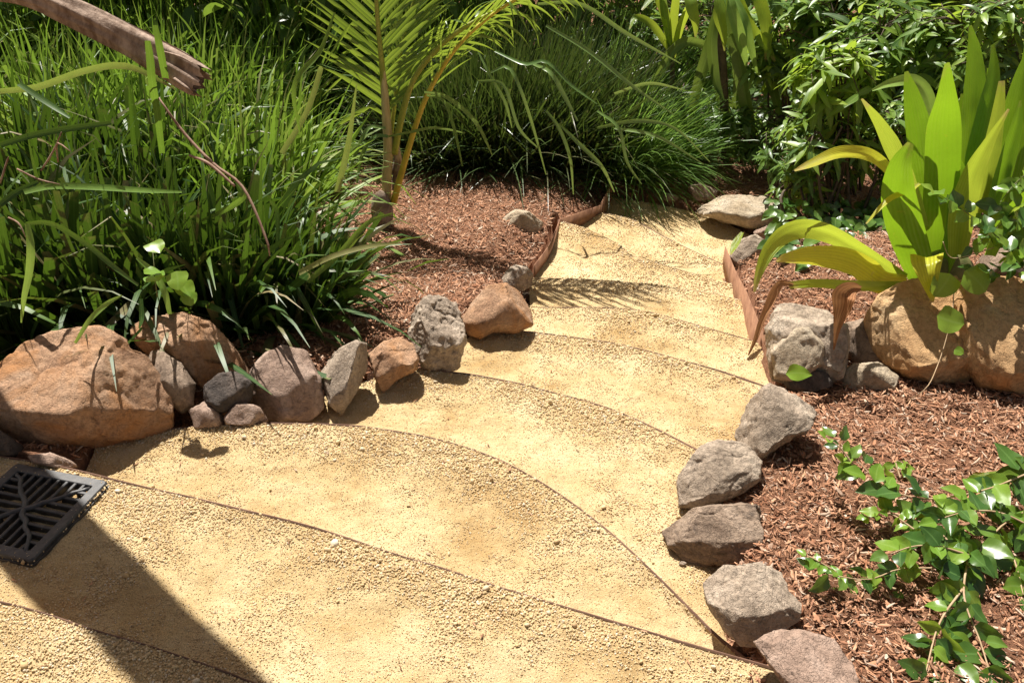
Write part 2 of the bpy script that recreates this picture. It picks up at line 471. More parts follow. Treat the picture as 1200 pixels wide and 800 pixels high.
M['creeper_young'] = leaf_mat('young_ovate', [(0.15, 0.30, 0.035), (0.24, 0.38, 0.05)], transl=(0.5, 0.65, 0.05), tf=0.38, rough=0.3, ribf=0.4)
M['hedge'] = leaf_mat('background_foliage', [(0.05, 0.11, 0.02), (0.09, 0.18, 0.03), (0.16, 0.27, 0.04), (0.06, 0.13, 0.025)], transl=(0.35, 0.5, 0.05), tf=0.34, rough=0.38, ribf=0.0)


# ------------------------------------------------------------------ the stepped path
DROP = 0.08
ZT = [0.08 - DROP * i for i in range(10)]          # level of tread 0 (nearest) .. 9 (farthest)
# back edge of tread i, drawn where it lies in the photograph, on the level of tread i
EDGE = {
    0: [(-420, 610), (-200, 665), (0, 705), (110, 737), (200, 765), (270, 790), (400, 845), (600, 930), (900, 1050)],
    1: [(-420, 470), (-200, 503), (0, 535), (75, 548), (150, 566), (225, 583), (300, 601), (375, 620), (450, 645), (525, 668), (600, 692), (700, 722), (800, 752), (870, 772), (960, 800)],
    2: [(120, 510), (200, 502), (260, 498), (330, 496), (400, 498), (460, 505), (520, 517), (575, 535), (625, 560), (675, 593), (720, 628), (765, 670), (800, 705), (830, 735), (856, 757), (885, 780)],
    3: [(480, 431), (545, 438), (600, 448), (640, 458), (680, 468), (720, 481), (760, 498), (800, 518), (855, 547)],
    4: [(560, 383), (578, 385), (640, 391), (704, 400), (750, 409), (788, 419), (850, 437), (918, 460)],
    5: [(622, 359), (635, 360), (700, 360), (752, 364), (800, 376), (860, 393), (893, 402)],
    6: [(620, 325), (660, 326), (692, 327), (764, 333), (824, 342), (866, 352)],
    7: [(654, 257), (690, 269), (725, 286), (743, 300), (800, 317), (858, 334)],
    8: [(704, 240), (740, 257), (776, 276), (810, 293), (852, 312)],
    9: [(718, 231), (760, 238), (820, 250), (860, 266), (895, 282)],
}
edge_xy = {}
for i, pts in EDGE.items():
    edge_xy[i] = resample([W(px, py, ZT[i])[:2] for px, py in pts], 160)
# where the front of a tread starts, if not under the whole edge before it
front_xy = {0: resample([W(px, 1400, ZT[0])[:2] for px in (-600, 600, 1500)], 160)}
for i in range(1, 10):
    front_xy[i] = edge_xy[i - 1]
front_xy[2] = resample([W(px, py, ZT[1])[:2] for px, py in EDGE[1][3:]], 160)
front_xy[6] = resample([*(W(px, py, ZT[5])[:2] for px, py in EDGE[5])], 160)
front_xy[7] = resample([W(624, 324, ZT[7])[:2], *(W(px, py, ZT[6])[:2] for px, py in EDGE[6][1:])], 160)
CORNER_A, CORNER_B = W(655, 257, ZT[7] + 0.012)[:2], W(703, 240, ZT[7] - 0.03)[:2]
edge_xy[8] = resample([CORNER_B, *(W(px, py, ZT[8])[:2] for px, py in EDGE[8][1:])], 160)
front_xy[8] = resample([CORNER_A, *(W(px, py, ZT[7])[:2] for px, py in EDGE[7][2:])], 160)
front_xy[9] = resample([CORNER_B, *(W(px, py, ZT[8])[:2] for px, py in EDGE[8][1:])], 160)

_a, _b = edge_xy[8][-1], edge_xy[5][-1]
for _k in (7, 6):       # ends of these edges lie on the line of the side plate
    e_ = edge_xy[_k][-1]
    t_ = (e_ - _a) @ (_b - _a) / ((_b - _a) @ (_b - _a))
    edge_xy[_k] = edge_xy[_k] + np.linspace(0, 1, 160)[:, None] ** 6 * (_a + t_ * (_b - _a) - e_)
front_xy[6][:] = edge_xy[5]
front_xy[7] = resample([W(624, 324, ZT[7])[:2], *edge_xy[6][8::8]], 160)
front_xy[8] = resample([CORNER_A, *edge_xy[7][24::8]], 160)
front_xy[7][-1], front_xy[8][-1] = edge_xy[6][-1], edge_xy[7][-1]

def grit_relief(P, v):
    """height of the loose sand over its level; coarse and proud near the far edge, trodden smooth between"""
    q = np.stack([P[..., 0], P[..., 1], np.zeros(P.shape[:-1])], -1)
    edge = np.exp(-((1 - v) / 0.22) ** 2) + 0.5 * np.exp(-(v / 0.12) ** 2)
    h = 0.014 * fbm(q * 2.6, 3) + 0.010 * fbm(q * 9, 3) + (0.002 + 0.004 * edge) * fbm(q * 60, 3) + 0.004 * fbm(q * 27 + 5, 2)
    h -= 0.010 * np.sin(np.pi * np.clip(v, 0, 1))
    h = h * (0.25 + 0.75 * sstep(0.0, 0.10, 1 - v)) - 0.0015
    return h

tread_grids = {}
path_obj = []
for i in range(10):
    nv = 150 if i < 4 else 90
    nu = 420 if i < 4 else 220
    A, B = resample(front_xy[i], nu), resample(edge_xy[i], nu)
    v = np.linspace(0, 1, nv)
    P2 = A[:, None, :] * (1 - v)[None, :, None] + B[:, None, :] * v[None, :, None]
    if i == 7:      # the left side follows the foot of the side plate
        k = [W(624, 324, ZT[7])[:2], W(643, 296, ZT[7])[:2], CORNER_A]
        L = resample(k, nv)
        wgt = (1 - np.linspace(0, 1, nu) / 0.25).clip(0, 1) ** 2
        P2 = P2 + wgt[:, None, None] * (L - P2[0])[None, :, :]
    V = np.broadcast_to(v, (nu, nv))
    z = ZT[i] + grit_relief(P2, V)
    G = np.concatenate([P2, z[..., None]], -1)
    tread_grids[i] = (G, V)
    me = mesh_np('sand_path', G.reshape(-1, 3), grid_faces(nu, nv)[:, ::-1])
    o = link('sand_path', me, None, M['sand'])
    tag(o, kind='structure')

def in_poly(P, poly):
    x, y = P[..., 0], P[..., 1]
    r = np.zeros(x.shape, bool)
    n = len(poly)
    for k in range(n):
        x1, y1 = poly[k]
        x2, y2 = poly[(k + 1) % n]
        c = ((y1 > y) != (y2 > y)) & (x < (x2 - x1) * (y - y1) / ((y2 - y1) if abs(y2 - y1) > 1e-9 else 1e-9) + x1)
        r ^= c
    return r

def seg_dist(P, poly):
    d = np.full(P.shape[:-1], 1e9)
    n = len(poly)
    for k in range(n):
        a, b = poly[k], poly[(k + 1) % n]
        ab = b - a
        t = np.clip(((P - a) @ ab) / (ab @ ab + 1e-12), 0, 1)
        d = np.minimum(d, np.linalg.norm(P - a - t[..., None] * ab, axis=-1))
    return d

tread_poly = {}
for i in range(10):
    A, B = front_xy[i][::8], edge_xy[i][::8]
    if i == 7:
        L = tread_grids[7][0][0, ::10, :2]
        tread_poly[i] = np.vstack([A, B[::-1], L[::-1]])
    else:
        tread_poly[i] = np.vstack([A, B[::-1]])

def bed_level(P):
    x, y = P[..., 0], P[..., 1]
    zl = np.interp(y, [0, 1.0, 1.6, 2.3, 3.0, 3.6, 4.2, 4.7, 5.4, 7.0, 12], [0.06, 0.05, -0.01, -0.09, -0.20, -0.33, -0.38, -0.46, -0.56, -0.68, -0.7])
    zr = np.interp(y, [0, 1.0, 1.6, 2.2, 2.6, 3.0, 3.5, 4.0, 5.0, 7.0, 12], [0.05, 0.0, -0.07, -0.15, -0.19, -0.23, -0.30, -0.40, -0.56, -0.66, -0.7])
    zr = zr + 0.10 * sstep(1.1, 1.6, x) * sstep(2.45, 2.8, y) * (1 - sstep(3.6, 4.4, y))
    m = sstep(-0.2, 0.6, x)
    z = zl * (1 - m) + zr * m
    q = np.stack([x, y, np.zeros_like(x)], -1)
    far = 1 + sstep(8, 20, np.hypot(x, y)) * 6
    return z + 0.03 * far * fbm(q * 1.3, 3) + 0.016 * fbm(q * 7.3, 3)

PLATE_A, PLATE_B = edge_xy[8][-1] + [-0.016, 0.03], edge_xy[5][-1] + [-0.016, 0.0]

def bed_z(P):
    P = np.asarray(P, float)
    z = bed_level(P)
    near_z = np.full(z.shape, 9.0)
    inside = np.zeros(z.shape, bool)
    cut = np.full(z.shape, 9.0)
    for i in range(10):
        poly = tread_poly[i]
        lo, hi = poly.min(0) - 0.2, poly.max(0) + 0.2
        sel = (P[..., 0] > lo[0]) & (P[..., 0] < hi[0]) & (P[..., 1] > lo[1]) & (P[..., 1] < hi[1])
        if not sel.any(): continue
        Q = P[sel]
        ins = in_poly(Q, poly)
        d = seg_dist(Q, poly)
        zz = z[sel]
        mid = poly[:, 0].mean()
        right = Q[..., 0] > mid
        tl, tr_, R_ = {6: (0.02, 0.075, 0.25), 7: (0.02, 0.06, 0.3), 8: (0.035, 0.03, 0.35), 9: (0.02, 0.015, 0.35)}.get(i, (0.005, 0.005, 0.13))
        if i == 5: tr_ = 0.06
        k = sstep(0.0, R_, d)
        zt_q = ZT[i] + np.where(right, tr_, tl)
        blend = zt_q * (1 - k) + zz * k
        zz = np.where(ins, zz, np.where((d < R_) & (d < near_z[sel]), blend, zz))
        nz_ = near_z[sel]
        near_z[sel] = np.where(~ins, np.minimum(nz_, d), nz_)
        z[sel] = zz
        c = cut[sel]
        c = np.where(ins | (d < (0.012 if i < 5 else 0.032)), np.minimum(c, ZT[i] - 0.09), c)
        cut[sel] = c
    # the trench along the right side plate
    ab = PLATE_B - PLATE_A
    L_ = np.linalg.norm(ab)
    u = ab / L_
    rel = P - PLATE_A
    along = rel @ u
    side = rel[..., 0] * (-u[1]) + rel[..., 1] * u[0]        # positive towards the mulch
    cut = np.where((along > -0.03) & (along < L_ + 0.01) & (side > -0.15) & (side < 0.030), np.minimum(cut, ZT[7] - 0.09), cut)
    return np.minimum(z, cut)

xs = np.concatenate([np.linspace(-60, -5, 24), np.linspace(-4.6, -2.6, 28), np.arange(-2.56, 2.8, 0.022), np.linspace(2.84, 6, 30), np.linspace(7, 60, 24)])
ys = np.concatenate([np.linspace(-40, -1, 14), np.arange(-0.6, 5.6, 0.022), np.linspace(5.65, 9, 46), np.linspace(9.5, 80, 28)])
X, Y = np.meshgrid(xs, ys, indexing='ij')
BP = np.stack([X, Y], -1)
BZ = bed_z(BP)
me = mesh_np('garden_bed_ground', np.concatenate([BP, BZ[..., None]], -1).reshape(-1, 3), grid_faces(len(xs), len(ys)))
tag(link('garden_bed_ground', me, None, M['mulch_soil']), kind='structure')

def ground_z(x, y):
    return float(bed_z(np.array([[x, y]]))[0])

def top_z(x, y):
    P = np.array([[x, y]])
    for i in range(9, -1, -1):
        if in_poly(P, tread_poly[i])[0]: zi = ZT[i]; break
    else:
        return float(bed_z(P)[0])
    for k in range(i):
        if in_poly(P, tread_poly[k])[0]: zi = max(zi, ZT[k])
    return zi

# ------------------------------------------------------------------ steel edging
def wall_obj(name, XY, zt, zb, th, mat, parent=None):
    XY = np.asarray(XY, float)
    n = len(XY)
    T = norm(np.gradient(XY, axis=0))
    Nn = np.stack([-T[:, 1], T[:, 0]], -1) * th / 2
    zt = np.broadcast_to(zt, (n,))
    zb = np.broadcast_to(zb, (n,))
    L, R = XY + Nn, XY - Nn
    V = np.stack([np.c_[L, zb], np.c_[L, zt], np.c_[R, zt], np.c_[R, zb]], 1).reshape(-1, 3)
    i = np.arange(n - 1)
    F = []
    for a in range(4):
        b = (a + 1) % 4
        F.append(np.stack([i * 4 + a, i * 4 + b, (i + 1) * 4 + b, (i + 1) * 4 + a], -1))
    F.append(np.array([[3, 2, 1, 0], [(n - 1) * 4, (n - 1) * 4 + 1, (n - 1) * 4 + 2, (n - 1) * 4 + 3]]))
    me = mesh_np(name, V, np.vstack(F), smooth=False)
    return link(name, me, parent, mat)

EL = {
    0: 'rusty steel step edge nearest the camera, crossing the shadow at the lower left corner',
    1: 'long rusty steel step edge passing just behind the black drain grate',
    2: 'curved rusty steel step edge ending at the flat grey rocks on the right',
    3: 'rusty steel step edge starting in front of the tall grey rock on the left',
    4: 'rusty steel step edge starting in front of the round tan rock',
    5: 'thin steel step edge just in front of the palm frond shadow',
    6: 'half buried steel step edge crossing the palm frond shadow',
    7: 'steel step edge behind the palm frond shadow, partly buried in sand',
    8: 'farthest steel step edge across the sandy path',
}
for i in range(9):
    XY = resample(edge_xy[i], 130)
    q = np.c_[XY, np.full(130, 0.3)]
    up = {0: 0.004, 1: 0.003, 2: 0.004, 3: 0.003, 4: 0.003, 5: 0.0, 6: -0.004, 7: -0.003, 8: 0.001}[i]
    zt = ZT[i] + up * 0.6 + 0.002 * fbm(q * 3.1, 2) + 0.001
    XY = XY + 0.003 * np.c_[fbm(q * 5, 2), fbm(q * 5 + 9, 2)]
    o = wall_obj('step_edging', XY, zt, ZT[i] - 0.16, 0.0026, M['edge_steel'])
    tag(o, EL[i], 'garden edging', 'steel edging strips of the sandy steps')

# side plates standing above the treads
P_ = resample([W(624, 324, ZT[7])[:2], W(643, 296, ZT[7])[:2], CORNER_A], 24) + [0.006, 0.0]
zt = np.interp(np.linspace(0, 1, 24), [0, 0.3, 0.6, 1], [ZT[7] + 0.06, ZT[7] + 0.06, ZT[7] + 0.045, ZT[7] + 0.015])
tag(wall_obj('side_plate', P_, zt, ZT[7] - 0.12, 0.004, M['corten']), 'dark rusty steel side plate left of the frond shadow, beside the grey stone', 'steel plate', 'steel side plates of the path')
P_ = resample([CORNER_A + [0.005, -0.005], CORNER_B + [0.005, -0.005]], 16)
tag(wall_obj('side_plate', P_, np.linspace(ZT[7] + 0.015, ZT[7] - 0.03, 16), ZT[8] - 0.1, 0.004, M['corten']), 'rusty steel triangle at the corner of the path under the dark tussock', 'steel plate', 'steel side plates of the path')
A_, B_ = CORNER_B, edge_xy[9][0]
tag(wall_obj('side_plate', resample([A_[:2], B_[:2]], 10), ZT[8] + 0.045, ZT[9] - 0.1, 0.004, M['corten']), 'small dark steel plate at the far left corner of the path', 'steel plate', 'steel side plates of the path')
q_ = [PLATE_A, PLATE_B, edge_xy[5][-1] + [0.02, -0.10]]
f_ = np.linspace(0, 1, 30)
P_ = np.stack([np.interp(f_, [0, 0.84, 1], [p[k_] for p in q_]) for k_ in (0, 1)], 1)
zt = np.interp(np.linspace(0, 1, 30), [0, 0.3, 0.55, 0.85, 1], [ZT[7] + 0.02, ZT[7] + 0.09, ZT[6] + 0.09, ZT[5] + 0.075, ZT[5] + 0.03])
tag(wall_obj('side_plate', P_, zt, ZT[7] - 0.1, 0.004, M['corten']), 'sunlit orange steel side plate holding back mulch right of the path', 'steel plate', 'steel side plates of the path')

# ------------------------------------------------------------------ drain grate
GZ = 0.009
TLp, TRp, BRp = W(18, 540, GZ), W(130, 562, GZ), W(40, 657, GZ)
gc = (TLp + TRp) / 2 + (BRp - TRp) / 2
ex = norm((TRp - TLp)[:2])
gs = 0.298
hs = gs / 2
ex3 = np.array([ex[0], ex[1], 0])
ey3 = np.array([-ex[1], ex[0], 0])
if np.dot(ey3, (TRp - BRp)) < 0: ey3 = -ey3
gc = TRp - ex3 * hs - ey3 * hs
grate = empty('drain_grate', (gc[0], gc[1], GZ - 0.02), 'square black cast iron drain grate with leaf vein slots, lying in the grit', 'drain grate')

def gbox(name, x0, x1, y0, y1, z0, z1, mat, bev=0.0025, rot=0.0, parent=None, round_ends=False):
    cx, cy = (x0 + x1) / 2, (y0 + y1) / 2
    hx, hy = (x1 - x0) / 2, (y1 - y0) / 2
    if round_ends:
        pts = []
        r = min(hx, hy)
        for sx, sy, a0 in ((1, 1, 0), (-1, 1, 90), (-1, -1, 180), (1, -1, 270)):
            for a in np.radians(np.linspace(a0, a0 + 90, 4)):
                pts.append((sx * (hx - r) + r * math.cos(a), sy * (hy - r) + r * math.sin(a)))
    else:
        pts = [(hx, hy), (-hx, hy), (-hx, -hy), (hx, -hy)]
    pts = np.array(pts)
    c, s = math.cos(rot), math.sin(rot)
    def ring(k, z):
        q = pts * np.array([(hx - k) / hx, (hy - k) / hy])
        q = np.c_[q[:, 0] * c - q[:, 1] * s + cx, q[:, 0] * s + q[:, 1] * c + cy]
        return gc[None, :] * [1, 1, 0] + q[:, :1] * ex3 + q[:, 1:] * ey3 + [0, 0, z]
    n = len(pts)
    V = np.vstack([ring(0, z0), ring(0, z1 - bev), ring(bev, z1)])
    F = [[(k + 1) % n + r * n, k + r * n, k + (r + 1) * n, (k + 1) % n + (r + 1) * n][::-1] for r in range(2) for k in range(n)]
    me = bpy.data.meshes.new(name)
    me.from_pydata(V.tolist(), [], F + [list(range(2 * n, 3 * n))] + [list(range(n))[::-1]])
    return link(name, me, parent if parent is not None else grate, mat)

fw = 0.033
zt_, zb_ = GZ, GZ - 0.022
# frame: four sides mitred as one ring mesh
def ring_frame():
    def sq(h, z, r):
        p = []
        for sx, sy, a0 in ((1, 1, 0), (-1, 1, 90), (-1, -1, 180), (1, -1, 270)):
            for a in np.radians(np.linspace(a0, a0 + 90, 5)):
                p.append((sx * (h - r) + r * math.cos(a), sy * (h - r) + r * math.sin(a)))
        p = np.array(p)
        return gc[None, :] * [1, 1, 0] + p[:, :1] * ex3 + p[:, 1:] * ey3 + [0, 0, z]
    rings = [sq(hs, zb_ - 0.02, 0.014), sq(hs, zt_ - 0.012, 0.014), sq(hs - 0.004, zt_ - 0.012, 0.012), sq(hs - 0.004, zt_ - 0.004, 0.012), sq(hs - 0.007, zt_, 0.011),
             sq(hs - fw + 0.002, zt_, 0.004), sq(hs - fw, zt_ - 0.002, 0.003), sq(hs - fw, zb_ - 0.02, 0.003)]
    n = len(rings[0])
    V = np.vstack(rings)
    F = [[k + r * n, (k + 1) % n + r * n, (k + 1) % n + (r + 1) * n, k + (r + 1) * n] for r in range(len(rings) - 1) for k in range(n)]
    me = bpy.data.meshes.new('frame')
    me.from_pydata(V.tolist(), [], F)
    return link('frame', me, grate, M['iron_dust_sheen'])
ring_frame()
inn = hs - fw
rr = np.random.default_rng(3)
for side in range(4):
    nb = 10
    for k in range(nb):
        s0 = -inn + (k + 0.5) * 2 * inn / nb + 2 * inn / nb * 0.0
        s0 = -inn + k * 2 * inn / (nb - 1) if 0 < k < nb - 1 else None
        if s0 is None: continue
        L0, L1 = abs(s0) - 0.002, inn + 0.004
        wdt = 0.0048
        rotk = side * math.pi / 2
        # bar from the diagonal out to the frame, square to that side
        cx_, cy_ = s0, (L0 + L1) / 2
        c, s = math.cos(rotk), math.sin(rotk)
        X0, Y0 = cx_ * c - cy_ * s, cx_ * s + cy_ * c
        hl = (L1 - L0) / 2
        gbox('grate_bar', X0 - wdt, X0 + wdt, Y0 - hl, Y0 + hl, zb_, zt_ - 0.002, M['iron'], 0.0016, rotk)
for a, b in (((-1, -1), (1, 1)), ((-1, 1), (1, -1))):
    t = np.linspace(-1, 1, 26)
    P = np.array([gc * [1, 1, 0] + ex3 * (a[0] + (b[0] - a[0]) * (q + 1) / 2) * inn + ey3 * (a[1] + (b[1] - a[1]) * (q + 1) / 2) * inn for q in t])
    P += (np.c_[fbm(np.c_[t * 2.5, t * 0, t * 0 + a[1]], 2), fbm(np.c_[t * 2.5, t * 0 + 4, t * 0 + a[1]], 2), t * 0] * 0.018)
    P[:, 2] = zt_ - 0.004
    V, F4, F3 = tube_arrays(P, 0.0045 + 0.0035 * (1 - np.abs(t)) + 0.001 * rr.random(26), 8, flat=1.0, rough=0.2)
    link('leaf_vein', mesh_np('leaf_vein', V, [F4, F3]), grate, M['iron_dust_sheen'])
gbox('drain_pit', -inn - 0.004, inn + 0.004, -inn - 0.004, inn + 0.004, -0.082, -0.075, M['pit'], 0.001)

# ------------------------------------------------------------------ rocks
import bmesh
_ico = {}
def ico(sub):
    if sub not in _ico:
        bm = bmesh.new()
        bmesh.ops.create_icosphere(bm, subdivisions=sub, radius=1.0)
        V = np.array([v.co[:] for v in bm.verts])
        F = np.array([[v.index for v in f.verts] for f in bm.faces])
        bm.free()
        _ico[sub] = (V, F)
    return _ico[sub]

def rock(name, poly, zb, thick, mat, label, facets=(), nrand=9, seed=0, sub=5, group='rocks edging the sandy path', cat='rock', block=0.58, rough=0.9, fix=False, lift=0.0):
    r_ = np.random.default_rng(1000 + seed)
    poly = np.array(poly, float)
    kb = poly[:, 1].argmax()
    for _ in range(0 if fix else 3):
        G = W(poly[kb, 0], poly[kb, 1], zb)
        zb = top_z(G[0], G[1]) - 0.006
    G = W(poly[kb, 0], poly[kb, 1], zb)
    cxy = (poly.max(0) + poly.min(0)) / 2
    wpx = math.sqrt((poly[:, 0].max() - poly[:, 0].min()) * (poly[:, 1].max() - poly[:, 1].min()))
    d0 = depth(G)
    T = 0.5 * thick * wpx * d0 / FOC
    rc = norm(ray(*cxy))
    # distance of the middle plane along the central ray
    dist = d0 / (norm(ray(*cxy)) @ np.array([0, CP, -SP])) + T * 0.35 - lift
    C = np.array([0, 0, CAM_H]) + rc * dist
    Wv = -rc
    R = norm(np.cross(np.array([0, 0, 1.0]), Wv))
    U = np.cross(Wv, R)
    pts = []
    for p in poly:
        q = ray(*p)
        t = ((C - [0, 0, CAM_H]) @ Wv) / (q @ Wv)
        pts.append([(np.array([0, 0, CAM_H]) + q * t - C) @ R, (np.array([0, 0, CAM_H]) + q * t - C) @ U])
    pts = np.array(pts)
    n = len(pts)
    V, F = ico(sub)
    th = np.arctan2(V[:, 1], V[:, 0])
    ca, sa = np.cos(th), np.sin(th)
    rad = np.zeros(len(V))
    for k in range(n):
        a, b = pts[k], pts[(k + 1) % n]
        e = b - a
        den = ca * e[1] - sa * e[0]
        den = np.where(np.abs(den) < 1e-12, 1e-12, den)
        t = (a[0] * e[1] - a[1] * e[0]) / den
        u = (a[0] * sa - a[1] * ca) / den
        ok = (t > 0) & (u >= -1e-6) & (u <= 1 + 1e-6)
        rad = np.where(ok, np.maximum(rad, t), rad)
    rho = np.hypot(V[:, 0], V[:, 1]) ** block
    zz = np.sign(V[:, 2]) * np.abs(V[:, 2]) ** 0.8
    P = C + (rad * rho * ca)[:, None] * R + (rad * rho * sa)[:, None] * U + (T * zz)[:, None] * Wv
    size = float(rad.mean())
    # planes: given ones in world directions, then random ones that face the viewer
    fl = [(norm(np.array(f[0], float)), f[1]) for f in facets]
    for _ in range(nrand):
        d = norm(r_.normal(size=3))
        d = norm(d[0] * R * 0.9 + d[1] * U * 0.9 + abs(d[2] + 0.35) * Wv + np.array([-0.1, 0, 0.45]))
        fl.append((d, r_.uniform(0.70, 0.90)))
    for _ in range(nrand // 2):
        d = norm(r_.normal(size=3))
        fl.append((norm(d - Wv * 0.6), r_.uniform(0.75, 0.92)))
    for d, h in fl:
        s = (P - C) @ d
        m = s.max() * h
        ex_ = np.maximum(s - m, 0)
        P = P - (ex_ * 0.93)[:, None] * d
    # surface: broad dents, ridges, fine grain
    me = mesh_np(name, P, F)
    nr = np.zeros(len(P) * 3, np.float32)
    me.vertices.foreach_get('normal', nr)
    nr = nr.reshape(-1, 3)
    q = P / size
    crack = np.exp(-np.abs(fbm(q * 1.1 + seed * 1.7, 3)) / 0.035)
    h = size * rough * (0.11 * fbm(q * 0.8 + seed, 2) + 0.06 * fbm(q * 2.2 + seed, 4, True) - 0.02 + 0.035 * fbm(q * 5 + seed, 4) - 0.05 * crack + 0.03 * np.round(fbm(q * 1.3 + seed + 7, 2) * 3) / 3)
    h += 0.0016 * fbm(P * 120, 3) + 0.0022 * fbm(P * 45, 2)
    P = P + nr * h[:, None]
    # bring the outline back to the size it has in the photograph
    for ax_, col_ in ((R, 0), (U, 1)):
        c_ = (P - C) @ ax_
        lo, hi = c_.min(), c_.max()
        tlo, thi = pts[:, col_].min(), pts[:, col_].max()
        P = P + (((c_ - lo) / (hi - lo)) * (thi - tlo) + tlo - c_)[:, None] * ax_
    origin = np.array([C[0], C[1], P[:, 2].min()])
    me.vertices.foreach_set('co', (P - origin).astype(np.float32).ravel())
    me.update()
    me.materials.append(mat)
    o = bpy.data.objects.new(name, me)
    COL.objects.link(o)
    o.location = Vector(origin.tolist())
    tag(o, label, cat, group)
    return o

gL, gR = 'rocks edging the left side of the path', 'rocks edging the right side of the path'
rock('boulder', [(-22, 440), (0, 422), (28, 396), (60, 386), (85, 382), (118, 380), (148, 396), (152, 405), (172, 412), (190, 438), (203, 470), (201, 500), (188, 522), (160, 533), (120, 545), (72, 540), (30, 528), (0, 505), (-28, 480)], -0.02, 0.95, M['rock_tan'],
     'largest tan boulder at the left edge, with thin blade shadows across its flat top', facets=[((-0.02, -0.42, 0.91), 0.42), ((-0.1, -0.99, -0.10), 0.60), ((0.66, -0.42, 0.62), 0.62), ((0.55, -0.83, -0.05), 0.66), ((0.1, -0.8, -0.6), 0.66)], nrand=0, seed=1, sub=6, group=gL, block=0.62, rough=0.7)
rock('rock', [(150, 382), (178, 369), (213, 364), (245, 376), (270, 403), (297, 438), (287, 446), (262, 440), (240, 458), (220, 462), (200, 440), (172, 415), (155, 400)], -0.11, 1.0, M['rock_tan'],
     'orange tan rock behind the largest boulder, at the foot of the grass', facets=[((0.35, -0.6, 0.72), 0.7), ((-0.5, -0.5, 0.7), 0.72), ((0.3, -0.95, -0.1), 0.7)], nrand=4, seed=2, sub=6, group=gL, rough=0.8)
rock('rock', [(170, 412), (195, 416), (216, 428), (231, 452), (229, 476), (216, 484), (203, 475), (190, 450)], -0.09, 1.0, M['rock_brown'], 'grey brown wedge of rock between the two tan boulders', nrand=6, seed=3, group=gL, fix=True, lift=0.05)
rock('rock', [(238, 452), (255, 437), (275, 434), (298, 448), (295, 470), (276, 481), (255, 485), (240, 473)], -0.09, 0.9, M['rock_dark'], 'smooth dark stone tucked under the orange tan rock', nrand=6, seed=4, group=gL, fix=True, lift=0.05)
rock('rock', [(220, 480), (238, 470), (252, 476), (264, 494), (255, 502), (226, 502)], -0.085, 0.9, M['rock_pink'], 'small pinkish stone between the boulder and the curved step edge', nrand=7, seed=5, sub=4, group=gL)
rock('rock', [(260, 482), (284, 470), (304, 477), (315, 494), (292, 500), (264, 498)], -0.085, 0.9, M['rock_pink'], 'small pinkish stone in front of the smooth dark stone', nrand=7, seed=6, sub=4, group=gL)
rock('rock', [(296, 432), (313, 412), (334, 403), (360, 411), (376, 438), (381, 478), (366, 495), (332, 496), (304, 488), (286, 462)], -0.10, 0.9, M['rock_pink'], 'rounded purplish grey rock with a crease near its foot', facets=[((0.1, -0.6, 0.8), 0.74)], nrand=5, seed=7, group=gL)
rock('rock', [(375, 434), (394, 409), (418, 398), (430, 402), (432, 428), (425, 447), (411, 472), (401, 487), (386, 474), (378, 452)], -0.15, 0.9, M['rock_grey'], 'flat faced grey rock leaning left of the small tan wedge', facets=[((-0.25, -0.62, 0.74), 0.55), ((0.9, -0.4, 0.1), 0.6)], nrand=3, seed=8, group=gL, rough=0.6)
rock('rock', [(431, 414), (449, 399), (470, 395), (484, 402), (491, 420), (489, 432), (465, 446), (448, 462), (438, 442)], -0.16, 0.9, M['rock_tan'], 'small tan wedge shaped rock between two grey rocks', nrand=6, seed=9, group=gL)
rock('rock', [(477, 388), (484, 364), (499, 349), (515, 344), (536, 354), (546, 375), (546, 402), (539, 430), (525, 439), (497, 432), (484, 415)], -0.17, 0.95, M['rock_grey'], 'tall rough grey brown rock at the end of a step edge', facets=[((0.2, -0.7, 0.7), 0.72)], nrand=7, seed=10, sub=6, group=gL, rough=1.5)
rock('rock', [(541, 372), (555, 350), (570, 334), (592, 331), (612, 340), (624, 360), (625, 380), (607, 390), (580, 389), (562, 398), (548, 392)], -0.24, 0.95, M['rock_tan'], 'rounded tan rock where a step edge begins, right of the tall grey one', nrand=4, seed=11, group=gL, rough=0.7)
rock('rock', [(586, 326), (600, 313), (614, 310), (625, 321), (623, 336), (608, 344), (592, 338)], -0.36, 0.9, M['rock_grey'], 'small grey rock under striped frond shade, beside the steel side plate', nrand=8, seed=12, group=gL)
rock('rock', [(608, 342), (624, 341), (632, 352), (620, 358), (610, 356)], -0.385, 0.8, M['rock_grey'], 'little grey stone behind the rounded tan rock', nrand=6, seed=13, sub=4, group=gL)
rock('rock', [(584, 258), (599, 245), (620, 247), (637, 262), (630, 276), (602, 272), (588, 270)], -0.36, 0.8, M['rock_cream'], 'single pale tan stone lying alone on the mulch beyond the palm shade', nrand=7, seed=14, group='loose stones on the mulch')
rock('rock', [(-40, 492), (-5, 500), (12, 512), (30, 528), (20, 538), (-10, 532), (-40, 528)], -0.01, 0.9, M['rock_dark'], 'dark grey stone at the left edge below the largest boulder', nrand=6, seed=15, group=gL)
rock('rock', [(32, 534), (58, 530), (84, 540), (92, 547), (64, 549), (38, 543)], -0.005, 0.7, M['rock_pink'], 'flat pink chip of stone behind the drain grate', nrand=6, seed=16, sub=4, group=gL)
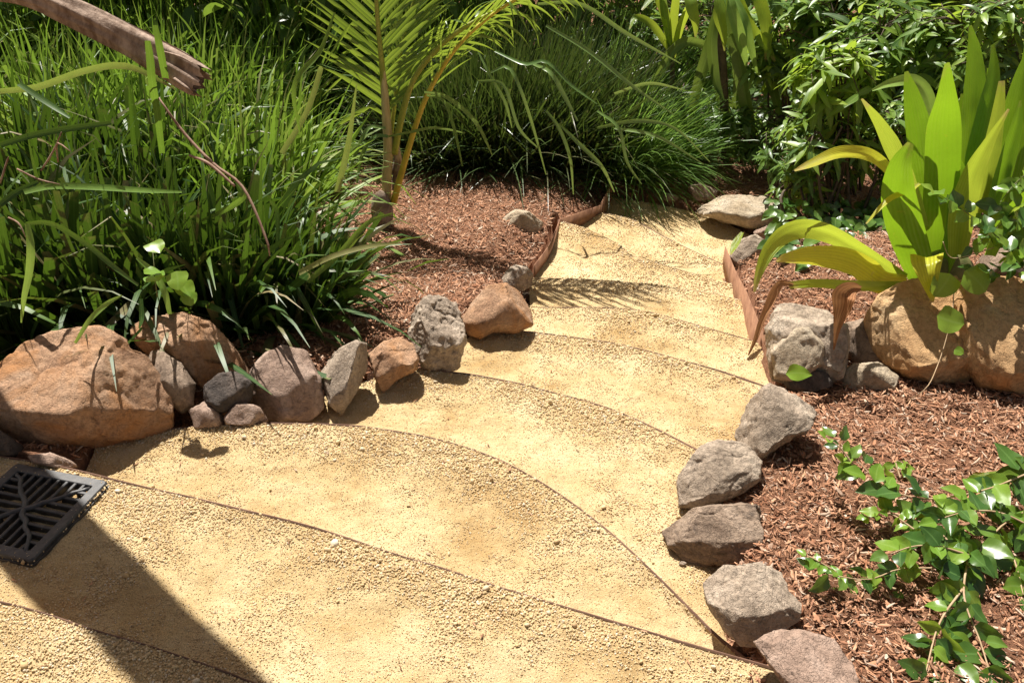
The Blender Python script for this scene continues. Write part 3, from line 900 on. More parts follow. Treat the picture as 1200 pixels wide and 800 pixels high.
# right side
rock('rock', [(860, 510), (880, 474), (905, 449), (926, 455), (946, 467), (958, 485), (952, 503), (930, 515), (908, 530), (896, 542), (880, 534)], -0.17, 0.9, M['rock_grey'], 'angular grey rock at the bend, between the pale face and the domed rock', facets=[((-0.6, -0.5, 0.6), 0.6)], nrand=6, seed=21, group=gR, rough=1.1)
rock('rock', [(903, 489), (930, 481), (949, 492), (946, 508), (925, 514), (907, 506)], -0.13, 0.8, M['rock_brown'], 'small brown knob of rock against the angular grey rock', nrand=6, seed=22, sub=4, group=gR, fix=True, lift=0.08)
rock('rock', [(791, 576), (810, 548), (820, 527), (845, 516), (876, 519), (894, 540), (892, 562), (870, 581), (845, 592), (824, 600), (800, 598)], -0.14, 0.9, M['rock_grey'], 'domed grey rock directly behind the dark brown block', nrand=6, seed=23, sub=6, group=gR, rough=0.8)
rock('rock', [(813, 587), (827, 579), (840, 589), (832, 601), (817, 599)], -0.13, 0.9, M['rock_grey'], 'pebble sized grey stone wedged between domed rock and dark block', nrand=6, seed=24, sub=4, group=gR)
rock('rock', [(776, 619), (788, 602), (825, 592), (865, 589), (892, 592), (901, 611), (899, 642), (886, 662), (845, 662), (808, 664), (783, 642)], -0.12, 0.85, M['rock_brown'], 'dark brown block with a shaded right face', facets=[((-0.08, -0.35, 0.93), 0.62), ((-0.45, -0.85, 0.2), 0.66), ((0.92, -0.35, 0.05), 0.62)], nrand=4, seed=25, sub=6, group=gR, block=0.6, rough=0.7)
rock('rock', [(824, 682), (848, 662), (890, 658), (920, 667), (925, 690), (942, 706), (937, 727), (907, 746), (900, 762), (868, 757), (848, 735), (830, 706)], -0.08, 0.6, M['rock_grey'], 'broad flat grey rock in front of the dark brown block', facets=[((0, -0.35, 0.93), 0.55)], nrand=5, seed=26, sub=6, group=gR, rough=0.7)
rock('rock', [(882, 752), (905, 739), (940, 737), (976, 747), (997, 775), (1003, 800), (1003, 850), (960, 850), (926, 812), (898, 775)], -0.05, 0.6, M['rock_pink'], 'flat pinkish grey rock at the bottom edge of the picture', facets=[((0, -0.35, 0.93), 0.6)], nrand=5, seed=27, sub=6, group=gR, rough=0.6)
rock('rock', [(895, 388), (910, 364), (930, 354), (960, 364), (986, 385), (990, 410), (992, 440), (960, 452), (925, 452), (903, 446), (898, 418)], -0.24, 0.8, M['rock_grey'], 'grey brown rock with a pale split face beside the steel plate', nrand=5, seed=28, sub=6, group=gR)
rock('rock', [(903, 402), (922, 379), (950, 384), (968, 400), (965, 428), (938, 447), (908, 444)], -0.235, 0.5, M['rock_cream'], 'cream coloured slab of rock leaning on the grey brown rock', facets=[((-0.3, -0.7, 0.6), 0.6)], nrand=3, seed=29, group=gR, lift=0.13)
rock('rock', [(918, 447), (940, 435), (970, 436), (977, 450), (955, 460), (932, 459)], -0.20, 0.8, M['rock_dark'], 'small blackish stone with a green leaf over it', nrand=6, seed=30, sub=4, group=gR, lift=0.03)
rock('rock', [(978, 442), (1000, 425), (1030, 424), (1054, 442), (1046, 456), (1000, 459), (984, 453)], -0.14, 0.8, M['rock_cream'], 'low pale tan stone in front of the ochre boulders', nrand=5, seed=31, group=gR)
rock('rock', [(984, 378), (1012, 373), (1036, 396), (1048, 420), (1035, 432), (1000, 432), (986, 410)], -0.18, 0.8, M['rock_brown'], 'shaded brown rock left of the ochre boulders', nrand=6, seed=32, group=gR)
rock('boulder', [(1012, 375), (1026, 346), (1050, 331), (1075, 324), (1118, 322), (1134, 338), (1140, 390), (1142, 440), (1132, 450), (1095, 449), (1062, 444), (1034, 424), (1014, 400)], -0.13, 0.9, M['rock_ochre'], 'left one of the two ochre boulders, under the upright lily leaves', facets=[((-0.12, -0.55, 0.83), 0.40), ((-0.9, -0.4, 0.15), 0.7), ((0.1, -0.98, -0.1), 0.75)], nrand=0, seed=33, sub=6, group=gR, block=0.42, rough=0.7)
rock('boulder', [(1112, 332), (1150, 322), (1200, 326), (1245, 335), (1255, 458), (1195, 462), (1146, 454), (1130, 430), (1116, 380)], -0.13, 0.9, M['rock_ochre'], 'right one of the two ochre boulders, cut by the right edge of the picture', facets=[((-0.05, -0.55, 0.83), 0.42), ((0.1, -0.98, -0.1), 0.75)], nrand=1, seed=34, sub=6, group=gR, block=0.42, rough=0.7)
rock('rock', [(1148, 300), (1180, 288), (1222, 288), (1240, 335), (1190, 342), (1155, 334)], -0.02, 0.8, M['rock_brown'], 'brown stone behind the right ochre boulder, under the creeper', nrand=6, seed=35, group=gR)
rock('rock', [(1176, 200), (1196, 186), (1232, 188), (1240, 250), (1190, 256), (1176, 230)], -0.12, 0.8, M['rock_grey'], 'pale grey rock behind the lily at the right edge', nrand=6, seed=36, group=gR)
rock('rock', [(816, 248), (848, 231), (898, 228), (921, 240), (917, 260), (890, 271), (850, 262)], -0.62, 0.8, M['rock_cream'], 'broad flat pale rock at the far end of the path', facets=[((0, -0.2, 0.97), 0.45)], nrand=5, seed=37, group='rocks at the far end of the path', rough=0.7)
rock('rock', [(806, 221), (824, 214), (841, 224), (839, 236), (818, 236)], -0.62, 0.8, M['rock_pink'], 'small pale stone behind the broad flat rock at the far end', nrand=6, seed=38, sub=4, group='rocks at the far end of the path')
rock('rock', [(853, 302), (868, 280), (884, 274), (902, 285), (884, 312), (866, 318)], -0.53, 0.8, M['rock_grey'], 'grey rock under the drooping lily leaves at the top of the steel plate', nrand=6, seed=39, group='rocks at the far end of the path')
rock('rock', [(883, 270), (905, 262), (922, 270), (912, 283), (890, 284)], -0.56, 0.8, M['rock_pink'], 'pinkish stone between the broad flat rock and the lily', nrand=6, seed=40, sub=4, group='rocks at the far end of the path')
for k, (px, py, s, zb, m, l) in enumerate([
        (893, 662, 7, -0.08, 'rock_pink', 'tiny pink stone on the mulch beside the dark brown block'),
        (912, 666, 5, -0.08, 'rock_cream', 'tiny pale stone on the mulch above the broad flat rock'),
        (786, 232, 8, -0.63, 'rock_pink', 'small flat stone at the far edge of the sand'),
        (800, 660, 4, -0.15, 'rock_grey', 'grey pebble at the foot of the dark brown block')]):
    a = np.linspace(0, 2 * math.pi, 8)[:-1]
    rock('stone', [(px + s * 1.2 * math.cos(t), py + s * 0.7 * math.sin(t)) for t in a], zb, 0.8, M[m], l, nrand=5, seed=60 + k, sub=3, group='small loose stones', cat='stone')

# ------------------------------------------------------------------ loose grit and bark: instanced pieces
def proto_pebble(seed, sub=1):
    r_ = np.random.default_rng(seed)
    V, F = ico(sub)
    V = V * (1 + 0.22 * r_.normal(size=(len(V), 1)).clip(-1.3, 1.3)) * np.array([1.0, r_.uniform(0.7, 1.0), r_.uniform(0.5, 0.8)])
    return mesh_np('pebble', V * 0.5, F, smooth=False)

def proto_chip(seed):
    """a splinter of shredded bark, one unit long, ragged and slightly curled"""
    r_ = np.random.default_rng(seed)
    n = 5
    t = np.linspace(-0.5, 0.5, n)
    wd = 0.085 * (1 - np.abs(t) * 1.3) + 0.02 + r_.uniform(-0.02, 0.03, n)
    if seed % 3 == 0: wd = wd * 1.8
    wd = wd.clip(0.012)
    zz = r_.uniform(-0.16, 0.16) * (t * 2) ** 2 + r_.uniform(-0.02, 0.02, n)
    yy = r_.uniform(-0.1, 0.1) * np.sin(t * 3) + r_.uniform(-0.015, 0.015, n)
    th = 0.035
    V = np.stack([np.c_[t, yy - wd, zz], np.c_[t, yy + wd, zz + 0.01], np.c_[t, yy + wd * 0.6, zz + th], np.c_[t, yy - wd * 0.7, zz + th]], 1).reshape(-1, 3)
    i = np.arange(n - 1)
    F = [np.stack([i * 4 + a, i * 4 + (a + 1) % 4, (i + 1) * 4 + (a + 1) % 4, (i + 1) * 4 + a], -1) for a in range(4)]
    F.append(np.array([[3, 2, 1, 0], [(n - 1) * 4, (n - 1) * 4 + 1, (n - 1) * 4 + 2, (n - 1) * 4 + 3]]))
    return mesh_np('chip', V, np.vstack(F)[:, ::-1], smooth=False)

def scatter(name, P, rot, scl, protos, mat, kind='stuff'):
    me = bpy.data.meshes.new(name)
    me.vertices.add(len(P))
    me.vertices.foreach_set('co', np.asarray(P, np.float32).ravel())
    a = me.attributes.new('rot', 'FLOAT_VECTOR', 'POINT')
    a.data.foreach_set('vector', np.asarray(rot, np.float32).ravel())
    a = me.attributes.new('scl', 'FLOAT_VECTOR', 'POINT')
    a.data.foreach_set('vector', np.asarray(scl, np.float32).ravel())
    a = me.attributes.new('pick', 'INT', 'POINT')
    a.data.foreach_set('value', rng.integers(0, len(protos), len(P)).astype(np.int32))
    o = link(name, me)
    ng = bpy.data.node_groups.new(name, 'GeometryNodeTree')
    ng.interface.new_socket('Geometry', in_out='INPUT', socket_type='NodeSocketGeometry')
    ng.interface.new_socket('Geometry', in_out='OUTPUT', socket_type='NodeSocketGeometry')
    gi, go = ng.nodes.new('NodeGroupInput'), ng.nodes.new('NodeGroupOutput')
    iop = ng.nodes.new('GeometryNodeInstanceOnPoints')
    iop.inputs['Pick Instance'].default_value = True
    j = ng.nodes.new('GeometryNodeJoinGeometry')
    for pm in protos[::-1]:
        if not pm.materials: pm.materials.append(mat)
        po = bpy.data.objects.new(pm.name, pm)
        oi = ng.nodes.new('GeometryNodeObjectInfo')
        oi.inputs['Object'].default_value = po
        oi.inputs['As Instance'].default_value = True
        ng.links.new(oi.outputs['Geometry'], j.inputs[0])
    def attr(n_, t):
        x = ng.nodes.new('GeometryNodeInputNamedAttribute')
        x.data_type = t
        x.inputs['Name'].default_value = n_
        return x.outputs[0]
    e = ng.nodes.new('FunctionNodeEulerToRotation')
    ng.links.new(attr('rot', 'FLOAT_VECTOR'), e.inputs[0])
    ng.links.new(gi.outputs[0], iop.inputs['Points'])
    ng.links.new(j.outputs[0], iop.inputs['Instance'])
    ng.links.new(attr('pick', 'INT'), iop.inputs['Instance Index'])
    ng.links.new(e.outputs[0], iop.inputs['Rotation'])
    ng.links.new(attr('scl', 'FLOAT_VECTOR'), iop.inputs['Scale'])
    ng.links.new(iop.outputs[0], go.inputs[0])
    md = o.modifiers.new('scatter', 'NODES')
    md.node_group = ng
    tag(o, kind=kind)
    return o

def in_view(P, m=60):
    dp = P[:, 1] * CP + (CAM_H - P[:, 2]) * SP
    up = P[:, 1] * SP - (CAM_H - P[:, 2]) * CP
    px = 600 + P[:, 0] / dp * FOC
    py = 400 - up / dp * FOC
    return (px > -m) & (px < 1200 + m) & (py > -m) & (py < 800 + m)

def on_grate(P):
    q = P[:, :2] - gc[:2]
    return (np.abs(q @ ex3[:2]) < hs - 0.004) & (np.abs(q @ ey3[:2]) < hs - 0.004)

PP, VV = [], []
def sample_grid(G, V, dens):
    a, b, c, d = G[:-1, :-1], G[1:, :-1], G[1:, 1:], G[:-1, 1:]
    area = 0.5 * np.linalg.norm(np.cross(c - a, d - b), axis=-1)
    n = int(area.sum() * dens)
    idx = rng.choice(area.size, n, p=(area / area.sum()).ravel())
    i, j = np.unravel_index(idx, area.shape)
    s, t = rng.random((2, n, 1))
    P = (a[i, j] * (1 - s) + b[i, j] * s) * (1 - t) + (d[i, j] * (1 - s) + c[i, j] * s) * t
    return P, V[i, j]
for i in range(10):
    G, V = tread_grids[i]
    P, v = sample_grid(G, V, [60000, 60000, 52000, 42000, 32000, 26000, 20000, 20000, 16000, 14000][i])
    k = in_view(P, 250)
    PP.append(P[k]); VV.append(v[k])
P, v = np.vstack(PP), np.concatenate(VV)
k = ~on_grate(P)
P, v = P[k], v[k]
q = np.c_[P[:, :2], np.zeros(len(P))]
coarse = np.exp(-((1 - v) / 0.26) ** 2) * 0.72 + 0.35 * np.exp(-(v / 0.1) ** 2) + 1.1 * fbm(q * 2.6, 3) + 0.6 * fbm(q * 12 + 3, 2) + 0.14
coarse = coarse.clip(0, 1)
keep = rng.random(len(P)) < 0.18 + 0.82 * coarse ** 0.8
P, v, coarse = P[keep], v[keep], coarse[keep]
n = len(P)
far = np.interp(depth(P.T), [1.3, 4.5], [1.0, 1.7])
s = (0.0019 + 0.0044 * coarse * rng.random(n) ** 1.3 + 0.0014 * rng.random(n)) * far
big = rng.random(n) < 0.006 * (0.3 + coarse)
s[big] *= rng.uniform(1.6, 2.8, big.sum())
P[:, 2] += s * 0.22
q_ = P[:, :2] - gc[:2]
m_ = (np.abs(q_ @ ex3[:2]) < hs + 0.002) & (np.abs(q_ @ ey3[:2]) < hs + 0.002)
P[m_, 2] = GZ - 0.006
scatter('loose_grit', P, rng.uniform(0, 6.28, (n, 3)), s[:, None] * rng.uniform(0.75, 1.3, (n, 3)), [proto_pebble(k) for k in range(6)], M['pebble'])

# bark mulch
def scatter_bark():
    n = 760000
    Q = np.c_[rng.uniform(-3.0, 3.4, n), rng.uniform(0.4, 6.2, n)]
    z = bed_z(Q)
    P = np.c_[Q, z]
    k = in_view(P, 350)
    d = depth(P.T)
    k &= rng.random(n) < np.interp(d, [1.2, 3.0, 5.5], [1.0, 0.75, 0.45])
    # not on the sand
    ins = np.zeros(n, bool)
    for i in range(10):
        ins |= in_poly(Q, tread_poly[i])
    spill = rng.random(n) < 0.004
    k &= (~ins) | (spill & (rng.random(n) < 0.5))
    # dark front zone left of the drain has no bark
    k &= ~((Q[:, 0] < -0.75) & (Q[:, 1] < 1.85))
    P = P[k]
    d = d[k]
    n = len(P)
    L = 0.005 + 0.024 * rng.random(n) ** 2.6 * np.interp(d, [1.3, 4.0], [1.0, 1.35])
    P[:, 2] += rng.uniform(0.0, 0.016, n)
    rot = np.c_[rng.normal(0, 0.35, n), rng.normal(0, 0.28, n), rng.uniform(0, 6.28, n)]
    wv = rng.uniform(0.5, 1.3, n)
    scatter('bark_mulch', P, rot, np.c_[L, L * wv, L * rng.uniform(0.7, 1.6, n)], [proto_chip(k) for k in range(9)], M['bark'])
scatter_bark()

# ------------------------------------------------------------------ foliage builders
def blades(P0, D0, L, Wd, droop, seg=7, taper=1.0, S=None, kink=None, rnd=None, fold=0.0, tipw=0.05, grav=(0, 0, -1)):
    """n blades grown from P0 along D0, bending towards the ground; returns V (n,seg+1,k,3) and per-vertex data"""
    n = len(P0)
    P0 = np.asarray(P0, float); D = norm(D0)
    L = np.broadcast_to(L, (n,)).astype(float); Wd = np.broadcast_to(Wd, (n,)).astype(float); droop = np.broadcast_to(droop, (n,)).astype(float)
    taper = np.broadcast_to(taper, (n,)).astype(float)
    if S is None:
        a = rng.uniform(0, 2 * math.pi, n)
        S = np.c_[np.cos(a), np.sin(a), np.zeros(n)]
        S = S * 0.6 + np.cross(D, [0, 0, 1]) * 1.0
    g = np.array(grav, float)
    pts = [P0]; dirs = [D]
    kat = rng.integers(2, seg, n)
    kv = rng.normal(0, 0.55, (n, 3)) + [0, 0, -0.7]
    kon = (rng.random(n) < (0.16 if kink is None else kink)) & (taper > 0.5)
    for k in range(seg):
        D = np.where((kon & (kat == k))[:, None], norm(D + kv), D)
        D = norm(D + g * (droop / seg * (0.4 + 1.2 * k / seg))[:, None])
        pts.append(pts[-1] + D * (L / seg)[:, None])
        dirs.append(D)
    C = np.stack(pts, 1); T = np.stack(dirs, 1)
    Sd = norm(S[:, None, :] - (S[:, None, :] * T).sum(-1, keepdims=True) * T)
    Nn = np.cross(T, Sd)
    t = np.linspace(0, 1, seg + 1)
    prof = (0.65 + 0.35 * np.minimum(1, t * 4))[None, :] * np.where(taper[:, None] > 0.5, np.maximum(tipw, 1 - np.maximum(0, (t[None, :] - 0.45) / 0.55) ** 1.6), 1.0)
    hw = (Wd / 2)[:, None] * prof
    if fold:
        V = np.stack([C - Sd * hw[..., None] + Nn * (hw * fold)[..., None], C, C + Sd * hw[..., None] + Nn * (hw * fold)[..., None]], 2)
        ac = np.broadcast_to(np.array([-1, 0, 1.0]), V.shape[:3])
    else:
        V = np.stack([C - Sd * hw[..., None], C + Sd * hw[..., None]], 2)
        ac = np.broadcast_to(np.array([-1, 1.0]), V.shape[:3])
    if rnd is None: rnd = rng.random(n)
    al = np.broadcast_to(t[None, :, None], V.shape[:3])
    rn = np.broadcast_to(rnd[:, None, None], V.shape[:3])
    return V, ac, al, rn

def blades_mesh(name, B):
    V, ac, al, rn = B
    n, s, k, _ = V.shape
    f = grid_faces(s, k)
    F = (f[None] + (np.arange(n) * s * k)[:, None, None]).reshape(-1, 4)
    return mesh_np(name, V.reshape(-1, 3), F, {'rnd': rn, 'across': ac, 'along': al})

def cam_space(V):
    dp = V[..., 1] * CP + (CAM_H - V[..., 2]) * SP
    return 600 + V[..., 0] / dp * FOC, 400 - (V[..., 1] * SP - (CAM_H - V[..., 2]) * CP) / dp * FOC, dp

def blades_split(parent, B, mat, nparts, pname='leaf_blade', mname='leaf_mass'):
    """the blades that show largest become parts of their own, the others one part"""
    V, ac, al, rn = B
    x, y, dp = cam_space(V)
    mid = V.shape[1] // 2
    vis = (x[:, mid, 0] > 0) & (x[:, mid, 0] < 1200) & (y[:, mid, 0] > -5) & (y[:, mid, 0] < 800)
    wpx = np.linalg.norm(V[:, mid, 0] - V[:, mid, -1], axis=-1) / dp[:, mid, 0]
    lpx = np.hypot(x[:, 0, 0] - x[:, -1, 0], y[:, 0, 0] - y[:, -1, 0])
    score = np.where(vis, wpx * (lpx + 20), -1)
    o = np.argsort(-score)
    a, b = o[:nparts], o[nparts:]
    a = [k for k in a if score[k] > 0]
    for k in a:
        link(pname, blades_mesh(pname, (V[k:k + 1], ac[k:k + 1], al[k:k + 1], rn[k:k + 1])), parent, mat)
    if len(b):
        tag(link(mname, blades_mesh(mname, (V[b], ac[b], al[b], rn[b])), parent, mat), kind='stuff')

def clump(base, r, n, Lr, Wr, spread, droop, mat, nparts, label, cat, group, lean=(0, 0, 0), flatcut=0.25, seg=7, name='grass_clump', fold=0.0, extra=None):
    bx, by = base
    a = rng.uniform(0, 2 * math.pi, n)
    rad = r * np.sqrt(rng.random(n))
    P = np.c_[bx + rad * np.cos(a), by + rad * np.sin(a) * 0.8]
    z = bed_z(P) - 0.01
    P = np.c_[P, z]
    tilt = np.abs(rng.normal(0, 1, n)) * math.radians(spread) * (0.35 + 0.9 * rad / r)
    a2 = a + rng.normal(0, 0.7, n)
    Dd = np.c_[np.sin(tilt) * np.cos(a2), np.sin(tilt) * np.sin(a2), np.cos(tilt)] + np.array(lean)
    cut = rng.random(n) < flatcut
    L = rng.uniform(*Lr, n) * np.where(cut, rng.uniform(0.45, 0.8, n), 1)
    B = blades(P, Dd, L, rng.uniform(*Wr, n) * np.where(cut, 1.15, 1), np.where(cut, 0.1, rng.uniform(droop[0], droop[1], n)), seg, np.where(cut, 0.0, 1.0), fold=fold)
    root = empty(name, (bx, by, float(bed_z(np.array([[bx, by]]))[0])), label, cat, group)
    blades_split(root, B, mat, nparts)
    return root

gG = 'grass clumps massed on the left'
LG = [
    # px, py of the base, level, radius, count, length, width, spread, lean, material, label
    (20, 398, 0.20, 520, (0.45, 0.85), 'grass_shaded', 'dark strap leaved grass clump above the largest boulder, at the left edge'),
    (140, 378, 0.22, 620, (0.45, 0.85), 'grass_shaded', 'dark grass clump with square cut blades behind the largest boulder'),
    (255, 372, 0.20, 620, (0.45, 0.8), 'grass_shaded', 'dense dark grass clump behind the orange tan rock'),
    (335, 362, 0.17, 620, (0.35, 0.62), 'grass_shaded', 'grass clump spilling its blades over the mulch, nearest the palm on the left'),
    (60, 285, 0.28, 620, (0.6, 1.0), 'grass_shaded', 'tall grass clump at the left edge, below the dry palm sheath'),
    (180, 275, 0.28, 640, (0.6, 1.0), 'grass_shaded', 'tall grass clump directly below the tip of the dry sheath'),
    (300, 275, 0.25, 620, (0.55, 0.95), 'grass_sunny', 'bright grass clump between the dry sheath and the palm'),
    (350, 235, 0.18, 420, (0.4, 0.65), 'grass_sunny', 'low bright grass clump left of the palm stem'),
    (-60, 200, 0.3, 420, (0.8, 1.2), 'grass_sunny', 'grass clump behind the thick end of the dry sheath'),
    (90, 200, 0.34, 560, (0.8, 1.15), 'grass_sunny', 'yellow green grass clump behind the middle of the dry sheath'),
    (215, 195, 0.34, 560, (0.8, 1.15), 'grass_sunny', 'yellow green grass clump behind the ragged tip of the dry sheath'),
    (300, 185, 0.34, 560, (0.75, 1.1), 'grass_sunny', 'yellow green grass clump behind the left fan of the palm'),
    (-120, 130, 0.45, 900, (1.15, 1.6), 'grass_sunny', 'far grass clump at the upper left corner behind the sheath'),
    (60, 130, 0.45, 1000, (1.15, 1.6), 'grass_sunny', 'far grass clump along the top edge above the middle of the sheath'),
    (220, 130, 0.45, 1000, (1.15, 1.6), 'grass_sunny', 'far grass clump along the top edge right of the sheath'),
    (370, 130, 0.45, 1000, (1.15, 1.6), 'grass_sunny', 'far grass clump along the top edge behind the upright palm frond'),
]
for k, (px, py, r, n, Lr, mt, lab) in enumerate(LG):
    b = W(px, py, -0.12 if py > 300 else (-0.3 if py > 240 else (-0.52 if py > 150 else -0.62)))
    clump(b[:2], r, int(n * 0.62), Lr, (0.015, 0.034) if mt == 'grass_shaded' else (0.013, 0.028), 27 if py > 300 else 27, (0.2, 2.6), M[mt], 60 if py > 300 else 30, lab, 'grass', gG, lean=(0.08, -0.03, 0), flatcut=0.55 if py > 300 else 0.25)

# long single blades that arch out of the front clumps, as drawn in the photograph
def ribbon(name, pts, mat, parent=None, nseg=16, nac=2, twist=0.0, fold=0.15, rnd=None, cut=False, ripple=0.0, seed=0, ref=None, wmul=0.8):
    """pts: (px, py, Y, width in photo px). The strip is a real ribbon in space through those points."""
    C = np.array([D(p[0], p[1], p[2]) for p in pts])
    wd = np.array([p[3] for p in pts]) * wmul * np.array([depth(c) for c in C]) / FOC
    Q = resample(np.c_[C, wd], nseg + 1)
    C, wd = Q[:, :3], Q[:, 3]
    T = norm(np.gradient(C, axis=0))
    vd = norm(C - [0, 0, CAM_H]) if ref is None else np.broadcast_to(np.array(ref, float), C.shape)
    S = norm(np.cross(T, vd))
    for k in range(1, len(S)):
        if S[k] @ S[k - 1] < 0: S[k] = -S[k]
    tw = np.broadcast_to(np.radians(np.asarray(twist, float)), (1,)) if np.ndim(twist) == 0 else np.interp(np.linspace(0, 1, nseg + 1), np.linspace(0, 1, len(twist)), np.radians(twist))
    Nn = np.cross(T, S)
    S2 = S * np.cos(tw)[..., None] + Nn * np.sin(tw)[..., None]
    N2 = np.cross(T, S2)
    u = np.linspace(-1, 1, nac + 1)
    V = C[:, None, :] + S2[:, None, :] * (u[None, :, None] * (wd / 2)[:, None, None]) - N2[:, None, :] * ((fold * (1 - np.abs(u)))[None, :, None] * (wd / 2)[:, None, None])
    if ripple:
        V = V + N2[:, None, :] * (wd[:, None] * ripple * fbm(np.stack(np.broadcast_arrays(u[None, :] * 1.2, np.linspace(0, 5, nseg + 1)[:, None], np.float64(seed * 3.3)), -1), 2))[..., None]
    ac = np.broadcast_to(u[None, :], V.shape[:2])
    al = np.broadcast_to(np.linspace(0, 1, nseg + 1)[:, None], V.shape[:2])
    me = mesh_np(name, V.reshape(-1, 3), grid_faces(nseg + 1, nac + 1), {'across': ac, 'along': al, 'rnd': np.full(V.shape[:2], random.random() if rnd is None else rnd)})
    return link(name, me, parent, mat)

arch = empty('grass_clump', W(120, 372, -0.1), 'loose long arching grass blades reaching out over the largest boulder', 'grass', gG)
AB = [
    ([(32, 262, 2.25, 7), (36, 290, 2.22, 11), (34, 320, 2.2, 10), (28, 350, 2.18, 7), (25, 378, 2.17, 2)], 'blade_bright'),
    ([(30, 262, 2.25, 5), (60, 262, 2.3, 8), (100, 285, 2.32, 8), (130, 310, 2.3, 8), (162, 334, 2.25, 4)], 'grass_shaded'),
    ([(28, 225, 2.4, 8), (60, 218, 2.45, 10), (110, 219, 2.5, 10), (170, 223, 2.5, 8), (213, 225, 2.5, 3)], 'blade_bright'),
    ([(0, 170, 2.5, 8), (40, 158, 2.55, 9), (85, 150, 2.6, 9), (130, 144, 2.6, 6)], 'grass_shaded'),
    ([(0, 107, 2.7, 8), (45, 102, 2.75, 10), (100, 83, 2.8, 10), (150, 78, 2.8, 10), (205, 104, 2.75, 3)], 'grass_sunny'),
    ([(22, 98, 2.7, 8), (55, 120, 2.68, 9), (82, 138, 2.65, 4)], 'grass_sunny'),
    ([(143, 346, 2.12, 2), (125, 356, 2.1, 7), (105, 375, 2.05, 7), (88, 402, 2.02, 4)], 'blade_bright'),
    ([(160, 302, 2.25, 4), (178, 318, 2.22, 10), (192, 340, 2.18, 10), (199, 368, 2.16, 6)], 'blade_bright'),
    ([(279, 212, 2.7, 8), (286, 230, 2.68, 9), (262, 247, 2.65, 8), (230, 261, 2.62, 2)], 'grass_sunny'),
    ([(173, 48, 2.75, 8), (176, 70, 2.75, 11), (178, 95, 2.75, 11), (184, 130, 2.78, 10), (190, 180, 2.8, 8)], 'grass_sunny'),
    ([(182, 30, 2.75, 7), (187, 55, 2.75, 11), (194, 92, 2.78, 10)], 'grass_sunny'),
    ([(352, 160, 2.9, 2), (345, 100, 2.9, 8), (375, 60, 2.95, 7), (392, 15, 3.0, 3)], 'grass_sunny'),
    ([(330, 180, 2.9, 8), (360, 130, 2.95, 8), (376, 80, 3.0, 7), (375, 78, 3.0, 3)], 'grass_sunny'),
    ([(395, 225, 2.8, 9), (408, 170, 2.85, 9), (418, 98, 2.9, 2)], 'grass_sunny'),
    ([(165, 350, 2.2, 6), (166, 372, 2.16, 7), (163, 385, 2.12, 2)], 'grass_shaded'),
    ([(460, 250, 2.75, 2), (430, 262, 2.7, 7), (395, 300, 2.65, 8), (360, 330, 2.6, 8)], 'grass_sunny'),
    ([(470, 285, 2.6, 2), (435, 288, 2.55, 7), (390, 300, 2.5, 8), (350, 320, 2.5, 8)], 'grass_sunny'),
    ([(300, 275, 2.6, 2), (322, 300, 2.6, 5), (325, 250, 2.65, 7), (316, 235, 2.65, 5)], 'grass_shaded'),
    ([(0, 240, 2.35, 8), (20, 225, 2.4, 9), (45, 213, 2.45, 5)], 'grass_shaded'),
]
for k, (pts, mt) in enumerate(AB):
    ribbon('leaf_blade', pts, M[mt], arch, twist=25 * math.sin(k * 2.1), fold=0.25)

# two leaves of a weed and dry stalks in the grass
def leaf_template(kind, seed=0, nseg=8, nac=4):
    """unit leaf along +X, normal +Z: returns verts, across, along, faces"""
    r_ = np.random.default_rng(seed)
    t = np.linspace(0, 1, nseg + 1)
    if kind == 'lance':
        wd = 0.125 * np.sin(np.pi * t ** 0.8) ** 0.75 * (1 - 0.25 * t)
        curl, fold = r_.uniform(0.2, 0.6), 0.25
    elif kind == 'ovate':
        wd = 0.38 * np.sin(np.pi * t ** 0.72) ** 0.72 * (1 - 0.30 * t) * np.where(t > 0.82, 1 - (t - 0.82) * 2.2, 1)
        curl, fold = r_.uniform(-0.1, 0.4), r_.uniform(0.1, 0.5)
    elif kind == 'heart':
        wd = 0.52 * np.sqrt(np.clip(1 - (t - 0.28) ** 2 / np.where(t < 0.28, 0.085, 0.52), 0, 1))
        curl, fold = r_.uniform(0.0, 0.3), 0.15
    else:
        wd = 0.2 * np.sin(np.pi * t ** 0.8) ** 0.7
        curl, fold = 0.5, 0.3
    wd[0] = 0.012; wd[-1] = 0.004
    ang = -curl * (t ** 1.3) * 1.4
    dx = np.concatenate([[0], np.cumsum(np.cos((ang[1:] + ang[:-1]) / 2))]) / nseg
    dz = np.concatenate([[0], np.cumsum(np.sin((ang[1:] + ang[:-1]) / 2))]) / nseg
    u = np.linspace(-1, 1, nac + 1)
    side = 0.06 * np.sin(t * 3 + seed)
    wav = 0.05 * np.sin(t * 9 + seed * 2)[:, None] * (u ** 2)[None, :] * (1 if kind != 'heart' else 0.5)
    V = np.stack([dx[:, None] + 0 * u[None, :], side[:, None] + wd[:, None] * u[None, :], dz[:, None] + wd[:, None] * fold * (np.abs(u)[None, :]) + wav * wd[:, None] * 4], -1)
    ac = np.broadcast_to(u[None, :], V.shape[:2])
    al = np.broadcast_to(t[:, None], V.shape[:2])
    return V.reshape(-1, 3), ac.ravel(), al.ravel(), grid_faces(nseg + 1, nac + 1)

TEMPL, TMESH = {}, {}
def templ(kind, k):
    if (kind, k) not in TEMPL: TEMPL[kind, k] = leaf_template(kind, k, 7 if kind != 'lance' else 6, 4 if kind != 'lance' else 2)
    return TEMPL[kind, k]

def tmesh(kind, k, mat):
    key = (kind, k, mat.name)
    if key not in TMESH:
        V, ac, al, F = templ(kind, k)
        me = mesh_np('leaf', V, F, {'across': ac, 'along': al, 'rnd': np.zeros(len(V))})
        me.materials.append(mat)
        TMESH[key] = me
    return TMESH[key]

